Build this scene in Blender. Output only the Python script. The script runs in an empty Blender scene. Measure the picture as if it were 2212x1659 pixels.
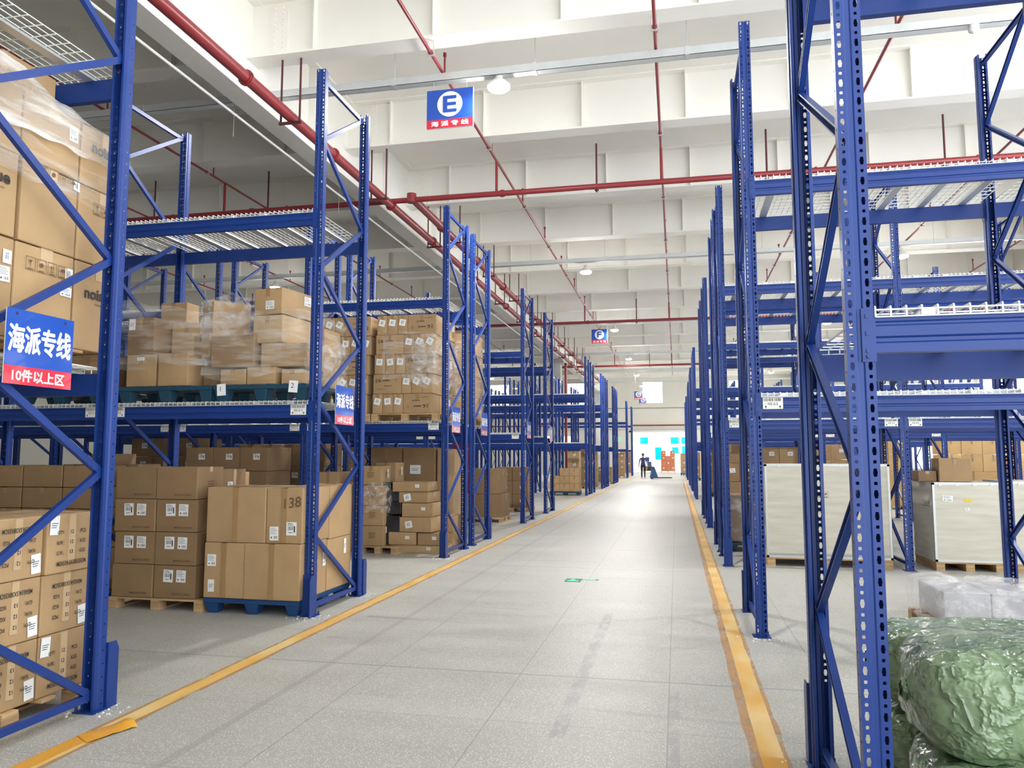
import bpy, bmesh, math, random
from mathutils import Vector, Matrix, noise
S = bpy.context.scene
COL = S.collection
PI = math.pi
# ------------------------------------------------------------------ camera
F_PX, CX, CY = 1661.0, 1106.0, 829.5
VPX, VPY = 1462.0, 986.0
yc = Vector(((VPX-CX)/F_PX, -(VPY-CY)/F_PX, 1)).normalized()      # world +Y in camera (right, up, forward)
zc = Vector((0, 1, -yc.y/yc.z)).normalized()
xc = Vector((yc.z*zc.y-yc.y*zc.z, yc.x*zc.z-yc.z*zc.x, yc.y*zc.x-yc.x*zc.y))
if xc.x < 0: xc = -xc
cd = bpy.data.cameras.new('camera'); cam = bpy.data.objects.new('camera', cd); COL.objects.link(cam)
cd.sensor_width = 36; cd.lens = F_PX/2212*36; cd.clip_end = 400; cd.clip_start = .05
right = Vector((xc.x, yc.x, zc.x)); up = Vector((xc.y, yc.y, zc.y)); fwd = Vector((xc.z, yc.z, zc.z))
m = Matrix((right, up, -fwd)).transposed().to_4x4(); m.translation = (0, 0, 1.56)
cam.matrix_world = m
S.camera = cam
# ------------------------------------------------------------------ world, exposure
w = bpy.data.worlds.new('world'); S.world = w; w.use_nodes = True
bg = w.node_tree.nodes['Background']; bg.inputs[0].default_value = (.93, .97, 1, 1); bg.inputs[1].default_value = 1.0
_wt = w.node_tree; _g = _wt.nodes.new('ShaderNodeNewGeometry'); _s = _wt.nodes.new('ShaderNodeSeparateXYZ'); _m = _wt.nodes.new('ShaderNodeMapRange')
_m.inputs[1].default_value = -.03; _m.inputs[2].default_value = .03; _m.inputs[3].default_value = 1.05; _m.inputs[4].default_value = 2.6      # sky above; lower half made brighter, an added fill for the ceiling
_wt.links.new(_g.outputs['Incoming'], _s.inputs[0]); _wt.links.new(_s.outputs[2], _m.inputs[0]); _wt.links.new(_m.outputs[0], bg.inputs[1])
S.view_settings.view_transform = 'Standard'; S.view_settings.look = 'None'
S.view_settings.exposure = 1.8; S.view_settings.gamma = 1
S.cycles.max_bounces = 7; S.cycles.diffuse_bounces = 5; S.cycles.glossy_bounces = 3; S.cycles.transparent_max_bounces = 16
S.cycles.transmission_bounces = 2; S.cycles.use_denoising = True; S.cycles.sample_clamp_indirect = 6
S.cycles.caustics_reflective = False; S.cycles.caustics_refractive = False
LAMP_W = 105
# ------------------------------------------------------------------ materials
def nmat(name):
    mt = bpy.data.materials.new(name); mt.use_nodes = True
    nt = mt.node_tree; b = nt.nodes['Principled BSDF']
    return mt, nt, b
def N(nt, typ, **kw):
    n = nt.nodes.new(typ)
    for k, v in kw.items():
        if k.startswith('i_'):
            n.inputs[int(k[2:]) if k[2:].isdigit() else k[2:]].default_value = v
        else: setattr(n, k, v)
    return n
def math_n(nt, op, a, b=None, c=None):
    n = nt.nodes.new('ShaderNodeMath'); n.operation = op
    for i, v in enumerate((a, b, c)):
        if v is None: continue
        if isinstance(v, (int, float)): n.inputs[i].default_value = v
        else: nt.links.new(v, n.inputs[i])
    return n.outputs[0]
def mixc(nt, f, a, b, mode='MIX'):
    n = nt.nodes.new('ShaderNodeMix'); n.data_type = 'RGBA'; n.blend_type = mode
    for i, v in ((0, f), (6, a), (7, b)):
        if isinstance(v, (int, float)): n.inputs[i].default_value = v
        elif isinstance(v, tuple): n.inputs[i].default_value = (*v, 1)
        else: nt.links.new(v, n.inputs[i])
    return n.outputs[2]
def ramp(nt, f, p0, p1):
    n = nt.nodes.new('ShaderNodeMapRange'); n.inputs[1].default_value = p0; n.inputs[2].default_value = p1
    nt.links.new(f, n.inputs[0]); return n.outputs[0]
def tex(nt, kind, scale, vec=None, stretch=None, detail=3.0, **kw):
    n = nt.nodes.new('ShaderNodeTexNoise' if kind == 'noise' else 'ShaderNodeTexVoronoi')
    n.inputs['Scale'].default_value = scale
    if kind == 'noise': n.inputs['Detail'].default_value = detail
    if vec is None: vec = N(nt, 'ShaderNodeTexCoord').outputs['Object']
    if stretch:
        mp = N(nt, 'ShaderNodeMapping'); mp.inputs['Scale'].default_value = stretch
        nt.links.new(vec, mp.inputs[0]); vec = mp.outputs[0]
    nt.links.new(vec, n.inputs['Vector'])
    return n.outputs[0]
def simple(name, col, rough=.5, metal=0., coat=0., var=0., vscale=3., stretch=None, rnd=0., bump=0., bscale=40., emit=None, spec=.5):
    mt, nt, b = nmat(name)
    b.inputs['Base Color'].default_value = (*col, 1); b.inputs['Roughness'].default_value = rough
    b.inputs['Metallic'].default_value = metal; b.inputs['Specular IOR Level'].default_value = spec; b.inputs['Coat Weight'].default_value = coat
    out = None
    if var:
        f = ramp(nt, tex(nt, 'noise', vscale, stretch=stretch), .3, .7)
        out = mixc(nt, f, tuple(max(0, c*(1-var)) for c in col), tuple(min(1, c*(1+var)) for c in col))
    if rnd:
        oi = N(nt, 'ShaderNodeObjectInfo').outputs['Random']
        hsv = N(nt, 'ShaderNodeHueSaturation'); 
        v = math_n(nt, 'MULTIPLY_ADD', oi, 2*rnd, 1-rnd); nt.links.new(v, hsv.inputs['Value'])
        if out is None: hsv.inputs['Color'].default_value = (*col, 1)
        else: nt.links.new(out, hsv.inputs['Color'])
        out = hsv.outputs[0]
    if out is not None: nt.links.new(out, b.inputs['Base Color'])
    if bump:
        bn = N(nt, 'ShaderNodeBump'); bn.inputs['Strength'].default_value = bump; bn.inputs['Distance'].default_value = .01
        nt.links.new(tex(nt, 'noise', bscale), bn.inputs['Height']); nt.links.new(bn.outputs[0], b.inputs['Normal'])
    if emit:
        b.inputs['Emission Color'].default_value = (*emit[:3], 1); b.inputs['Emission Strength'].default_value = emit[3]
    return mt
M = {}
M['blue'] = simple('blue_enamel', (.010, .040, .215), .36, var=.06, vscale=2, spec=.35)
M['galv'] = simple('galvanised', (.64, .67, .68), .36, metal=.5, var=.04, vscale=5)
M['wire'] = simple('zinc_wire', (.80, .82, .80), .4, metal=.25)
M['card'] = simple('kraft_card', (.42, .275, .14), .75, var=.06, vscale=5, rnd=.10, bump=.05, bscale=60)
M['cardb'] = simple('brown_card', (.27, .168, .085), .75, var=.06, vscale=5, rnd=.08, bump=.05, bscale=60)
M['cardl'] = simple('light_card', (.50, .345, .19), .7, var=.06, vscale=5, rnd=.08)
M['cardo'] = simple('orange_card', (.58, .37, .16), .7, var=.05, rnd=.06)
M['cardr'] = simple('red_card', (.48, .16, .08), .7, var=.05, rnd=.06)
M['cardk'] = simple('black_wrap', (.025, .025, .03), .25, var=.3, vscale=8, bump=.6, bscale=15)
M['tape'] = simple('parcel_tape', (.36, .22, .10), .25, var=.05)
M['ctape'] = simple('clear_tape', (.58, .42, .25), .18)
M['paper'] = simple('paper', (.84, .85, .86), .6)
M['ink'] = simple('ink', (.035, .03, .03), .7)
M['inkb'] = simple('brown_ink', (.13, .075, .04), .8)
M['plate'] = simple('label_plate', (.80, .80, .76), .5)
M['wood'] = simple('pallet_wood', (.50, .33, .17), .75, var=.25, vscale=4, stretch=(1, 1, 6), rnd=.12, bump=.1, bscale=30)
M['ply'] = simple('poplar_ply', (.63, .60, .51), .6, var=.10, vscale=3, stretch=(.6, .6, 5), rnd=.03)
M['band'] = simple('grey_band', (.40, .41, .39), .5)
M['steel'] = simple('strip_steel', (.60, .61, .60), .4, metal=.4)
M['teal'] = simple('teal_plastic', (.010, .055, .10), .4, var=.1)
M['plblue'] = simple('blue_plastic', (.01, .055, .19), .4, var=.1)
M['red'] = simple('red_paint', (.25, .028, .033), .33, var=.06)
M['maroon'] = simple('maroon_paint', (.085, .018, .022), .4)
M['cream'] = simple('white_fire_paint', (.86, .84, .785), .7, var=.035, vscale=.6)
M['wall'] = simple('wall_paint', (.74, .715, .65), .8, var=.04, vscale=.4)
M['slab'] = simple('ceiling_paint', (.86, .84, .79), .8, var=.04, vscale=.5)
M['concrete'] = simple('concrete', (.55, .55, .53), .8, var=.12, vscale=1.5)
M['white'] = simple('white_paint', (.80, .80, .78), .5)
M['sblue'] = simple('sign_blue', (.018, .085, .46), .12, coat=.4)
M['sred'] = simple('sign_red', (.66, .025, .05), .12, coat=.4)
M['swhite'] = simple('sign_white', (.85, .84, .88), .2, coat=.3)
M['glow'] = simple('lamp_glow', (1, 1, 1), .5, emit=(1, .98, .95, 14))
M['exitg'] = simple('exit_green', (.02, .5, .12), .4, emit=(.05, 1, .2, .8))
M['dark'] = simple('black_rubber', (.015, .015, .017), .5)
M['skin'] = simple('skin', (.45, .26, .18), .6)
M['hair'] = simple('hair', (.02, .015, .012), .6)
M['navy'] = simple('navy_shirt', (.03, .045, .16), .8)
M['trouser'] = simple('dark_trousers', (.02, .02, .028), .8)
M['jack'] = simple('jack_blue', (.02, .085, .20), .4)
M['silverpack'] = simple('silver_pack', (.50, .50, .53), .35, var=.1)
M['facade'] = simple('outside_facade', (.80, .66, .62), .7)
M['cyan'] = simple('tinted_glass', (.0, .40, .62), .1)
M['yard'] = simple('outside_yard', (.6, .58, .55), .9)
M['redbox'] = simple('fire_red', (.35, .015, .02), .3)
M['greenbox'] = simple('green_tarp', (.01, .16, .10), .6)
def film_mat(name, col, lo, hi, stretch, scale, rough=.12, bump=.8):
    mt, nt, b = nmat(name)
    b.inputs['Base Color'].default_value = (*col, 1); b.inputs['Roughness'].default_value = rough
    tc = N(nt, 'ShaderNodeTexCoord').outputs['Object']
    h = tex(nt, 'noise', scale, tc, stretch, detail=5)
    bn = N(nt, 'ShaderNodeBump'); bn.inputs['Strength'].default_value = bump; bn.inputs['Distance'].default_value = .03
    nt.links.new(h, bn.inputs['Height']); nt.links.new(bn.outputs[0], b.inputs['Normal'])
    h2 = tex(nt, 'noise', scale*.45, tc, stretch, detail=3)
    f = math_n(nt, 'MULTIPLY_ADD', ramp(nt, h2, .42, .72), hi-lo, lo)
    tr = N(nt, 'ShaderNodeBsdfTransparent'); mx = N(nt, 'ShaderNodeMixShader')
    nt.links.new(f, mx.inputs[0]); nt.links.new(tr.outputs[0], mx.inputs[1]); nt.links.new(b.outputs[0], mx.inputs[2])
    nt.links.new(mx.outputs[0], nt.nodes['Material Output'].inputs[0])
    return mt
M['film'] = film_mat('stretch_film', (.92, .91, .90), 0.03, .34, (2.0, 2.0, 12), 3.0, rough=.07, bump=1.0)
M['filmd'] = film_mat('dense_stretch_film', (.93, .92, .90), .22, .80, (1.2, 1.2, 9), 4.0, rough=.10, bump=1.0)
M['filmc'] = film_mat('crumpled_film', (.9, .89, .88), .05, .5, (6, 6, 7), 4.0, rough=.08, bump=1.0)
M['filmg'] = film_mat('bundle_film', (.9, .9, .92), .14, .6, (4, 4, 5), 3.0, bump=1.0)
def bale_mat():
    mt, nt, b = nmat('green_bale_film')
    tc = N(nt, 'ShaderNodeTexCoord').outputs['Object']
    f = ramp(nt, tex(nt, 'noise', 4, tc, (1.2, 1, 1), 4), .35, .7)
    c = mixc(nt, f, (.13, .215, .115), (.22, .315, .17))
    nt.links.new(c, b.inputs['Base Color']); b.inputs['Roughness'].default_value = .3; b.inputs['Coat Weight'].default_value = .8; b.inputs['Coat Roughness'].default_value = .12
    def crease(sc, st):
        n = tex(nt, 'noise', sc, tc, st, 3)
        return math_n(nt, 'POWER', math_n(nt, 'SUBTRACT', 1.0, math_n(nt, 'MULTIPLY', math_n(nt, 'ABSOLUTE', math_n(nt, 'SUBTRACT', n, .5)), 5.0)), 3.0)
    h = math_n(nt, 'ADD', crease(3.2, (1.0, 1.3, 1.0)), math_n(nt, 'MULTIPLY', crease(8, (1.2, 1, 1.4)), .5))
    bn = N(nt, 'ShaderNodeBump'); bn.inputs['Strength'].default_value = .8; bn.inputs['Distance'].default_value = .022
    nt.links.new(h, bn.inputs['Height']); nt.links.new(bn.outputs[0], b.inputs['Normal']); nt.links.new(bn.outputs[0], b.inputs['Coat Normal'])
    return mt
M['bale'] = bale_mat()
def floor_mat():
    mt, nt, b = nmat('terrazzo_floor')
    g = N(nt, 'ShaderNodeNewGeometry').outputs['Position']
    sx = N(nt, 'ShaderNodeSeparateXYZ'); nt.links.new(g, sx.inputs[0]); X, Y = sx.outputs[0], sx.outputs[1]
    def line(c, pitch, off, wid):
        t = math_n(nt, 'FRACT', math_n(nt, 'DIVIDE', math_n(nt, 'SUBTRACT', c, off), pitch))
        d = math_n(nt, 'MULTIPLY', math_n(nt, 'ABSOLUTE', math_n(nt, 'SUBTRACT', t, .5)), pitch)
        return math_n(nt, 'GREATER_THAN', d, pitch/2-wid)
    def band(c, c0, hw):
        return math_n(nt, 'LESS_THAN', math_n(nt, 'ABSOLUTE', math_n(nt, 'SUBTRACT', c, c0)), hw)
    def rng(c, a, bb):
        return math_n(nt, 'MULTIPLY', math_n(nt, 'GREATER_THAN', c, a), math_n(nt, 'LESS_THAN', c, bb))
    chips = tex(nt, 'voronoi', 75, g)
    big = ramp(nt, tex(nt, 'noise', .55, g, (1, .5, 1), 5), .3, .72)
    fine = tex(nt, 'noise', 120, g, None, 2)
    streak = ramp(nt, tex(nt, 'noise', 1.3, g, (.5, 2.2, 1), 5), .35, .7)
    c = mixc(nt, ramp(nt, fine, .3, .7), (.29, .285, .255), (.48, .47, .43))
    c = mixc(nt, math_n(nt, 'MULTIPLY', math_n(nt, 'LESS_THAN', chips, .30), .85), c, (.72, .71, .66))
    c = mixc(nt, math_n(nt, 'MULTIPLY', big, .30), c, (.32, .325, .305))
    c = mixc(nt, math_n(nt, 'MULTIPLY', streak, .28), c, (.55, .55, .525))
    joint = math_n(nt, 'MAXIMUM', line(X, 1.05, -.08, .004), line(Y, 1.0, .60, .003))
    c = mixc(nt, math_n(nt, 'MULTIPLY', joint, .60), c, (.20, .20, .19))
    # wide mastic joints and residue of old tape lines
    ragg = ramp(nt, tex(nt, 'noise', 5, g, (3, 1, 1), 4), .40, .56)
    w1 = math_n(nt, 'MULTIPLY', band(Y, 5.6, .015), .65)
    w2 = math_n(nt, 'MULTIPLY', math_n(nt, 'MULTIPLY', band(X, -2.6, .028), math_n(nt, 'GREATER_THAN', Y, 2)), .42)
    w3 = math_n(nt, 'MULTIPLY', math_n(nt, 'MULTIPLY', math_n(nt, 'MULTIPLY', band(X, -.69, .045), rng(Y, 4.4, 7.9)), ragg), .62)
    w4 = math_n(nt, 'MULTIPLY', math_n(nt, 'MULTIPLY', math_n(nt, 'MULTIPLY', band(X, -.045, .03), rng(Y, 3.9, 5.4)), ragg), .5)
    for wv in (w1, w2, w3, w4):
        c = mixc(nt, wv, c, (.27, .265, .27))
    # tyre marks: thin dark curls
    wv = N(nt, 'ShaderNodeTexWave'); wv.wave_type = 'RINGS'; wv.inputs['Scale'].default_value = .42; wv.inputs['Distortion'].default_value = 5; wv.inputs['Detail'].default_value = 1; wv.inputs['Detail Scale'].default_value = .5
    nt.links.new(g, wv.inputs['Vector'])
    thin = math_n(nt, 'GREATER_THAN', wv.outputs[1], .985)
    msk = math_n(nt, 'MULTIPLY', ramp(nt, tex(nt, 'noise', .35, g), .52, .62), rng(X, -3, .4))
    c = mixc(nt, math_n(nt, 'MULTIPLY', math_n(nt, 'MULTIPLY', thin, msk), .5), c, (.22, .22, .22))
    nt.links.new(c, b.inputs['Base Color'])
    r = math_n(nt, 'MULTIPLY_ADD', streak, .08, .40); b.inputs['Specular IOR Level'].default_value = .3
    nt.links.new(r, b.inputs['Roughness'])
    return mt
M['floor'] = floor_mat()
def tape_mat():
    mt, nt, b = nmat('worn_yellow_tape')
    g = N(nt, 'ShaderNodeNewGeometry').outputs['Position']
    f = ramp(nt, tex(nt, 'noise', 2.2, g, (2, .8, 1), 5), .38, .66)
    c = mixc(nt, f, (.72, .40, .07), (.80, .60, .27))
    f2 = ramp(nt, tex(nt, 'noise', 14, g, (2.5, 1, 1), 5), .62, .72)
    c = mixc(nt, math_n(nt, 'MULTIPLY', f2, .55), c, (.62, .55, .42))
    nt.links.new(c, b.inputs['Base Color']); b.inputs['Roughness'].default_value = .35
    return mt
M['ytape'] = tape_mat()
def under_mat():
    mt, nt, b = nmat('old_tape_glue')
    g = N(nt, 'ShaderNodeNewGeometry').outputs['Position']
    f = ramp(nt, tex(nt, 'noise', 7, g, (1.5, .5, 1), 6), .30, .52)
    b.inputs['Base Color'].default_value = (.52, .28, .11, 1); b.inputs['Roughness'].default_value = .55
    tr = N(nt, 'ShaderNodeBsdfTransparent'); mx = N(nt, 'ShaderNodeMixShader')
    nt.links.new(math_n(nt, 'MULTIPLY', f, .75), mx.inputs[0]); nt.links.new(tr.outputs[0], mx.inputs[1]); nt.links.new(b.outputs[0], mx.inputs[2])
    nt.links.new(mx.outputs[0], nt.nodes['Material Output'].inputs[0])
    return mt
M['glue'] = under_mat()
M['otape'] = simple('orange_tape', (.72, .35, .03), .3)
# ------------------------------------------------------------------ mesh builder
class MB:
    def __init__(s): s.v = []; s.f = []; s.mi = []; s.sm = []
    def add(s, vs, fs, mi=0, smooth=False):
        o = len(s.v); s.v.extend([tuple(p) for p in vs])
        for f in fs: s.f.append([o+i for i in f]); s.mi.append(mi); s.sm.append(smooth)
        return s
    def box(s, x0, y0, z0, x1, y1, z1, mi=0):
        vs = [(x, y, z) for z in (z0, z1) for y in (y0, y1) for x in (x0, x1)]
        return s.add(vs, [(0, 2, 3, 1), (4, 5, 7, 6), (0, 1, 5, 4), (2, 6, 7, 3), (0, 4, 6, 2), (1, 3, 7, 5)], mi)
    def prism(s, prof, p0, p1, upv=(0, 0, 1), mi=0, caps=True):
        """closed 2D profile (a, b) swept from p0 to p1; a runs along upv x dir, b along upv"""
        p0 = Vector(p0); p1 = Vector(p1); d = (p1-p0).normalized(); u = Vector(upv); u = (u-d*u.dot(d)).normalized(); a = u.cross(d)
        n = len(prof); vs = [p+a*q[0]+u*q[1] for p in (p0, p1) for q in prof]
        fs = [(i, (i+1) % n, n+(i+1) % n, n+i) for i in range(n)]
        if caps: fs += [tuple(range(n))[::-1], tuple(range(n, 2*n))]
        return s.add(vs, fs, mi)
    def tube(s, p0, p1, r, n=10, mi=0, r1=None):
        r1 = r if r1 is None else r1
        p0 = Vector(p0); p1 = Vector(p1); d = (p1-p0).normalized()
        u = Vector((0, 0, 1)) if abs(d.z) < .9 else Vector((1, 0, 0)); a = d.cross(u).normalized(); b = d.cross(a)
        vs = [p+(a*math.cos(2*PI*i/n)+b*math.sin(2*PI*i/n))*rr for p, rr in ((p0, r), (p1, r1)) for i in range(n)]
        s.add(vs, [(i, (i+1) % n, n+(i+1) % n, n+i) for i in range(n)], mi, n > 5)
        return s.add(vs, [tuple(range(n))[::-1], tuple(range(n, 2*n))], mi)
    def lathe(s, prof, c, n=20, mi=0):
        vs = [(c[0]+r*math.cos(2*PI*i/n), c[1]+r*math.sin(2*PI*i/n), c[2]+z) for r, z in prof for i in range(n)]
        fs = [(k*n+i, k*n+(i+1) % n, (k+1)*n+(i+1) % n, (k+1)*n+i) for k in range(len(prof)-1) for i in range(n)]
        return s.add(vs, fs, mi, True)
    def quad(s, a, b, c, d, mi=0): return s.add([a, b, c, d], [(0, 1, 2, 3)], mi)
    def disc(s, cx, cy, r, z=0, n=28, mi=0, rx=None):
        return s.add([(cx+(rx or r)*math.cos(2*PI*i/n), cy+r*math.sin(2*PI*i/n), z) for i in range(n)], [tuple(range(n))], mi)
    def mesh(s, name, mats, bevel=0, fixn=True):
        me = bpy.data.meshes.new(name); me.from_pydata(s.v, [], s.f)
        for mt in (mats if isinstance(mats, (list, tuple)) else [mats]): me.materials.append(M[mt] if isinstance(mt, str) else mt)
        me.polygons.foreach_set('material_index', s.mi); me.polygons.foreach_set('use_smooth', s.sm)
        if bevel or fixn:
            bm = bmesh.new(); bm.from_mesh(me)
            if fixn: bmesh.ops.recalc_face_normals(bm, faces=bm.faces)
            if bevel: bmesh.ops.bevel(bm, geom=bm.edges[:], offset=bevel, segments=2, affect='EDGES', profile=.5)
            bm.to_mesh(me); bm.free()
        me.update(); return me
def inst(name, me, parent=None, loc=(0, 0, 0), rz=0, mtx=None):
    o = bpy.data.objects.new(name, me); COL.objects.link(o)
    if parent is not None: o.parent = parent
    if mtx is not None: o.matrix_local = mtx
    else:
        o.location = loc
        if rz: o.rotation_euler = (0, 0, rz)
    return o
def tag(o, label, cat, group=None, kind=None):
    o['label'] = label; o['category'] = cat
    if group: o['group'] = group
    if kind: o['kind'] = kind
    return o
def thing(name, label, cat, loc=(0, 0, 0), rz=0, group=None):
    o = bpy.data.objects.new(name, None); COL.objects.link(o); o.location = loc; o.rotation_euler = (0, 0, rz); o.empty_display_size = .1
    return tag(o, label, cat, group)
def struct(name, mb, mt, parent=None, **kw):
    o = inst(name, mb.mesh(name, mt, **kw), parent)
    if parent is None: o['kind'] = 'structure'
    return o
# text and decals
_tc = {}
def text_geo(s, bold=0.):
    if (s, bold) in _tc: return _tc[(s, bold)]
    c = bpy.data.curves.new('t', 'FONT'); c.body = s; c.align_x = 'CENTER'; c.align_y = 'CENTER'; c.offset = bold; c.resolution_u = 3
    o = bpy.data.objects.new('t', c); COL.objects.link(o)
    dg = bpy.context.evaluated_depsgraph_get(); me = bpy.data.meshes.new_from_object(o.evaluated_get(dg))
    vs = [v.co.copy() for v in me.vertices]; fs = [tuple(p.vertices) for p in me.polygons]
    bpy.data.objects.remove(o); bpy.data.curves.remove(c); bpy.data.meshes.remove(me)
    x0 = min(v.x for v in vs); x1 = max(v.x for v in vs); y0 = min(v.y for v in vs); y1 = max(v.y for v in vs)
    vs = [Vector((v.x-(x0+x1)/2, v.y-(y0+y1)/2, 0)) for v in vs]
    _tc[(s, bold)] = (vs, fs, x1-x0, y1-y0); return _tc[(s, bold)]
def put_text(mb, s, cx, cy, h=None, wid=None, z=0, bold=0., rot=0., mi=0, slant=0):
    vs, fs, W, H = text_geo(s, bold)
    sx = sy = 1
    if wid and h: sx = wid/W; sy = h/H
    elif h: sx = sy = h/H
    else: sx = sy = wid/W
    ca, sa = math.cos(rot), math.sin(rot)
    mb.add([(cx+(v.x*sx+slant*v.y*sy)*ca-v.y*sy*sa, cy+(v.x*sx+slant*v.y*sy)*sa+v.y*sy*ca, z) for v in vs], fs, mi)
    return mb
def ring(mb, x0, y0, x1, y1, t, z=0, mi=0):
    mb.quad((x0, y0, z), (x1, y0, z), (x1, y0+t, z), (x0, y0+t, z), mi); mb.quad((x0, y1-t, z), (x1, y1-t, z), (x1, y1, z), (x0, y1, z), mi)
    mb.quad((x0, y0, z), (x0+t, y0, z), (x0+t, y1, z), (x0, y1, z), mi); mb.quad((x1-t, y0, z), (x1, y0, z), (x1, y1, z), (x1-t, y1, z), mi)
def rect(mb, x0, y0, x1, y1, z=0, mi=0): return mb.quad((x0, y0, z), (x1, y0, z), (x1, y1, z), (x0, y1, z), mi)
def bars(mb, x0, y0, x1, y1, seed, z, mi=1, n=16):
    r = random.Random(seed); ws = [r.choice((.5, 1, 1.6)) for _ in range(2*n)]; t = sum(ws); x = x0
    for i, q in enumerate(ws):
        d = q/t*(x1-x0)
        if i % 2 == 0: rect(mb, x, y0, x+d*.9, y1, z, mi)
        x += d
_sk = {}
def sticker_mesh(w, h, style):
    k = (round(w, 3), round(h, 3), style)
    if k in _sk: return _sk[k]
    mb = MB(); mb.box(-w/2, -h/2, 0, w/2, h/2, .0008); z = .0011; a = w/2; b = h/2
    if style == 'ship':
        bars(mb, -a*.75, -b*.2, a*.35, b*.35, 3, z); rect(mb, a*.45, -b*.55, a*.7, b*.4, z, 1)
        for q in range(3): rect(mb, -a*.8, b*(.85-.16*q), a*(.1+.2*q), b*(.79-.16*q), z, 1)
        rect(mb, -a*.6, -b*.6, a*.2, -b*.52, z, 1)
    elif style == 'form':
        for q in range(5): rect(mb, -a*.8, b*(.8-.2*q), a*(.2+.13*(q*7 % 5)), b*(.75-.2*q), z, 1)
        bars(mb, -a*.1, -b*.75, a*.75, -b*.35, 8, z, n=12); rect(mb, -a*.7, -b*.7, -a*.45, -b*.45, z, 1)
    elif style == 'code':
        bars(mb, -a*.45, -b*.4, a*.45, b*.3, 5, z, n=12); rect(mb, -a*.4, b*.4, a*.4, b*.5, z, 1)
    elif style == 'text':
        for q in range(3): rect(mb, -a*.7, b*(.25-.22*q), a*(.7-.15*q), b*(.18-.22*q), z, 1)
    _sk[k] = mb.mesh('sticker', ['paper', 'ink'], fixn=False); return _sk[k]
def face_mtx(face, w, d, h, u, v, rot=0., off=.002):
    if face == 'F': o, ux, n = Vector((-w/2, -d/2, 0)), Vector((1, 0, 0)), Vector((0, -1, 0)); su = w; vx = Vector((0, 0, 1)); sv = h
    elif face == 'R': o, ux, n = Vector((w/2, -d/2, 0)), Vector((0, 1, 0)), Vector((1, 0, 0)); su = d; vx = Vector((0, 0, 1)); sv = h
    elif face == 'L': o, ux, n = Vector((-w/2, d/2, 0)), Vector((0, -1, 0)), Vector((-1, 0, 0)); su = d; vx = Vector((0, 0, 1)); sv = h
    else: o, ux, n = Vector((-w/2, -d/2, h)), Vector((1, 0, 0)), Vector((0, 0, 1)); su = w; vx = Vector((0, 1, 0)); sv = d
    p = o+ux*(su*u)+vx*(sv*v)+n*off
    c, s = math.cos(rot), math.sin(rot); a = ux*c+vx*s; b = -ux*s+vx*c
    mt = Matrix((a, b, n)).transposed().to_4x4(); mt.translation = p; return mt
# ------------------------------------------------------------------ cartons
_cm = {}
def carton_mesh(w, d, h, mt, bulge):
    k = (round(w, 3), round(d, 3), round(h, 3), mt, bulge)
    if k in _cm: return _cm[k]
    mb = MB(); n = 4; e = .5
    idx = {}
    def P(i, j, l):
        if (i, j, l) not in idx:
            x, y, z = i/n-.5, j/n-.5, l/n
            bx = bulge*(1-4*y*y)*(4*z*(1-z)); by = bulge*(1-4*x*x)*(4*z*(1-z)); bz = bulge*.4*(1-4*x*x)*(1-4*y*y)
            px = x*w+(bx if i == n else -bx if i == 0 else 0); py = y*d+(by if j == n else -by if j == 0 else 0)
            pz = z*h-(bz if l == n else 0)
            idx[(i, j, l)] = len(mb.v); mb.v.append((px, py, pz))
        return idx[(i, j, l)]
    def F(a, b, c, dd): mb.f.append([P(*a), P(*b), P(*c), P(*dd)]); mb.mi.append(0); mb.sm.append(False)
    for i in range(n):
        for j in range(n):
            F((i, j, 0), (i, j+1, 0), (i+1, j+1, 0), (i+1, j, 0)); F((i, j, n), (i+1, j, n), (i+1, j+1, n), (i, j+1, n))
            F((i, 0, j), (i+1, 0, j), (i+1, 0, j+1), (i, 0, j+1)); F((i, n, j), (i, n, j+1), (i+1, n, j+1), (i+1, n, j))
            F((0, i, j), (0, i, j+1), (0, i+1, j+1), (0, i+1, j)); F((n, i, j), (n, i+1, j), (n, i+1, j+1), (n, i, j+1))
    me = mb.mesh('carton', mt, fixn=False)
    bm = bmesh.new(); bm.from_mesh(me)
    ed = [q for q in bm.edges if q.calc_face_angle(0) > 1.0]
    bmesh.ops.bevel(bm, geom=ed, offset=min(.008, .08*min(w, d, h)), segments=2, affect='EDGES', profile=.5)
    bm.to_mesh(me); bm.free(); _cm[k] = me; return me
_tm = {}
def tape_mesh(w, d, h, axis, tw, mt, drop, bulge):
    k = (round(w, 3), round(d, 3), round(h, 3), axis, tw, mt, drop, bulge)
    if k in _tm: return _tm[k]
    mb = MB(); e = .0035+(bulge if drop > .45*h else bulge*.5)
    if axis == 'x':
        mb.box(-w/2-e, -tw/2, h-.004, w/2+e, tw/2, h+.0015); mb.box(w/2-e, -tw/2, h-drop, w/2+e, tw/2, h); mb.box(-w/2-e, -tw/2, h-drop, -w/2+e, tw/2, h)
    else:
        mb.box(-tw/2, -d/2-e, h-.004, tw/2, d/2+e, h+.0015); mb.box(-tw/2, -d/2-e, h-drop, tw/2, -d/2+e, h); mb.box(-tw/2, d/2-e, h-drop, tw/2, d/2+e, h)
    _tm[k] = mb.mesh('packing_tape', mt); return _tm[k]
_prints = {}
def print_mesh(key, fn, mt='ink'):
    if key not in _prints:
        mb = MB(); fn(mb); _prints[key] = mb.mesh('printed_marking', mt, fixn=False)
    return _prints[key]
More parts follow.
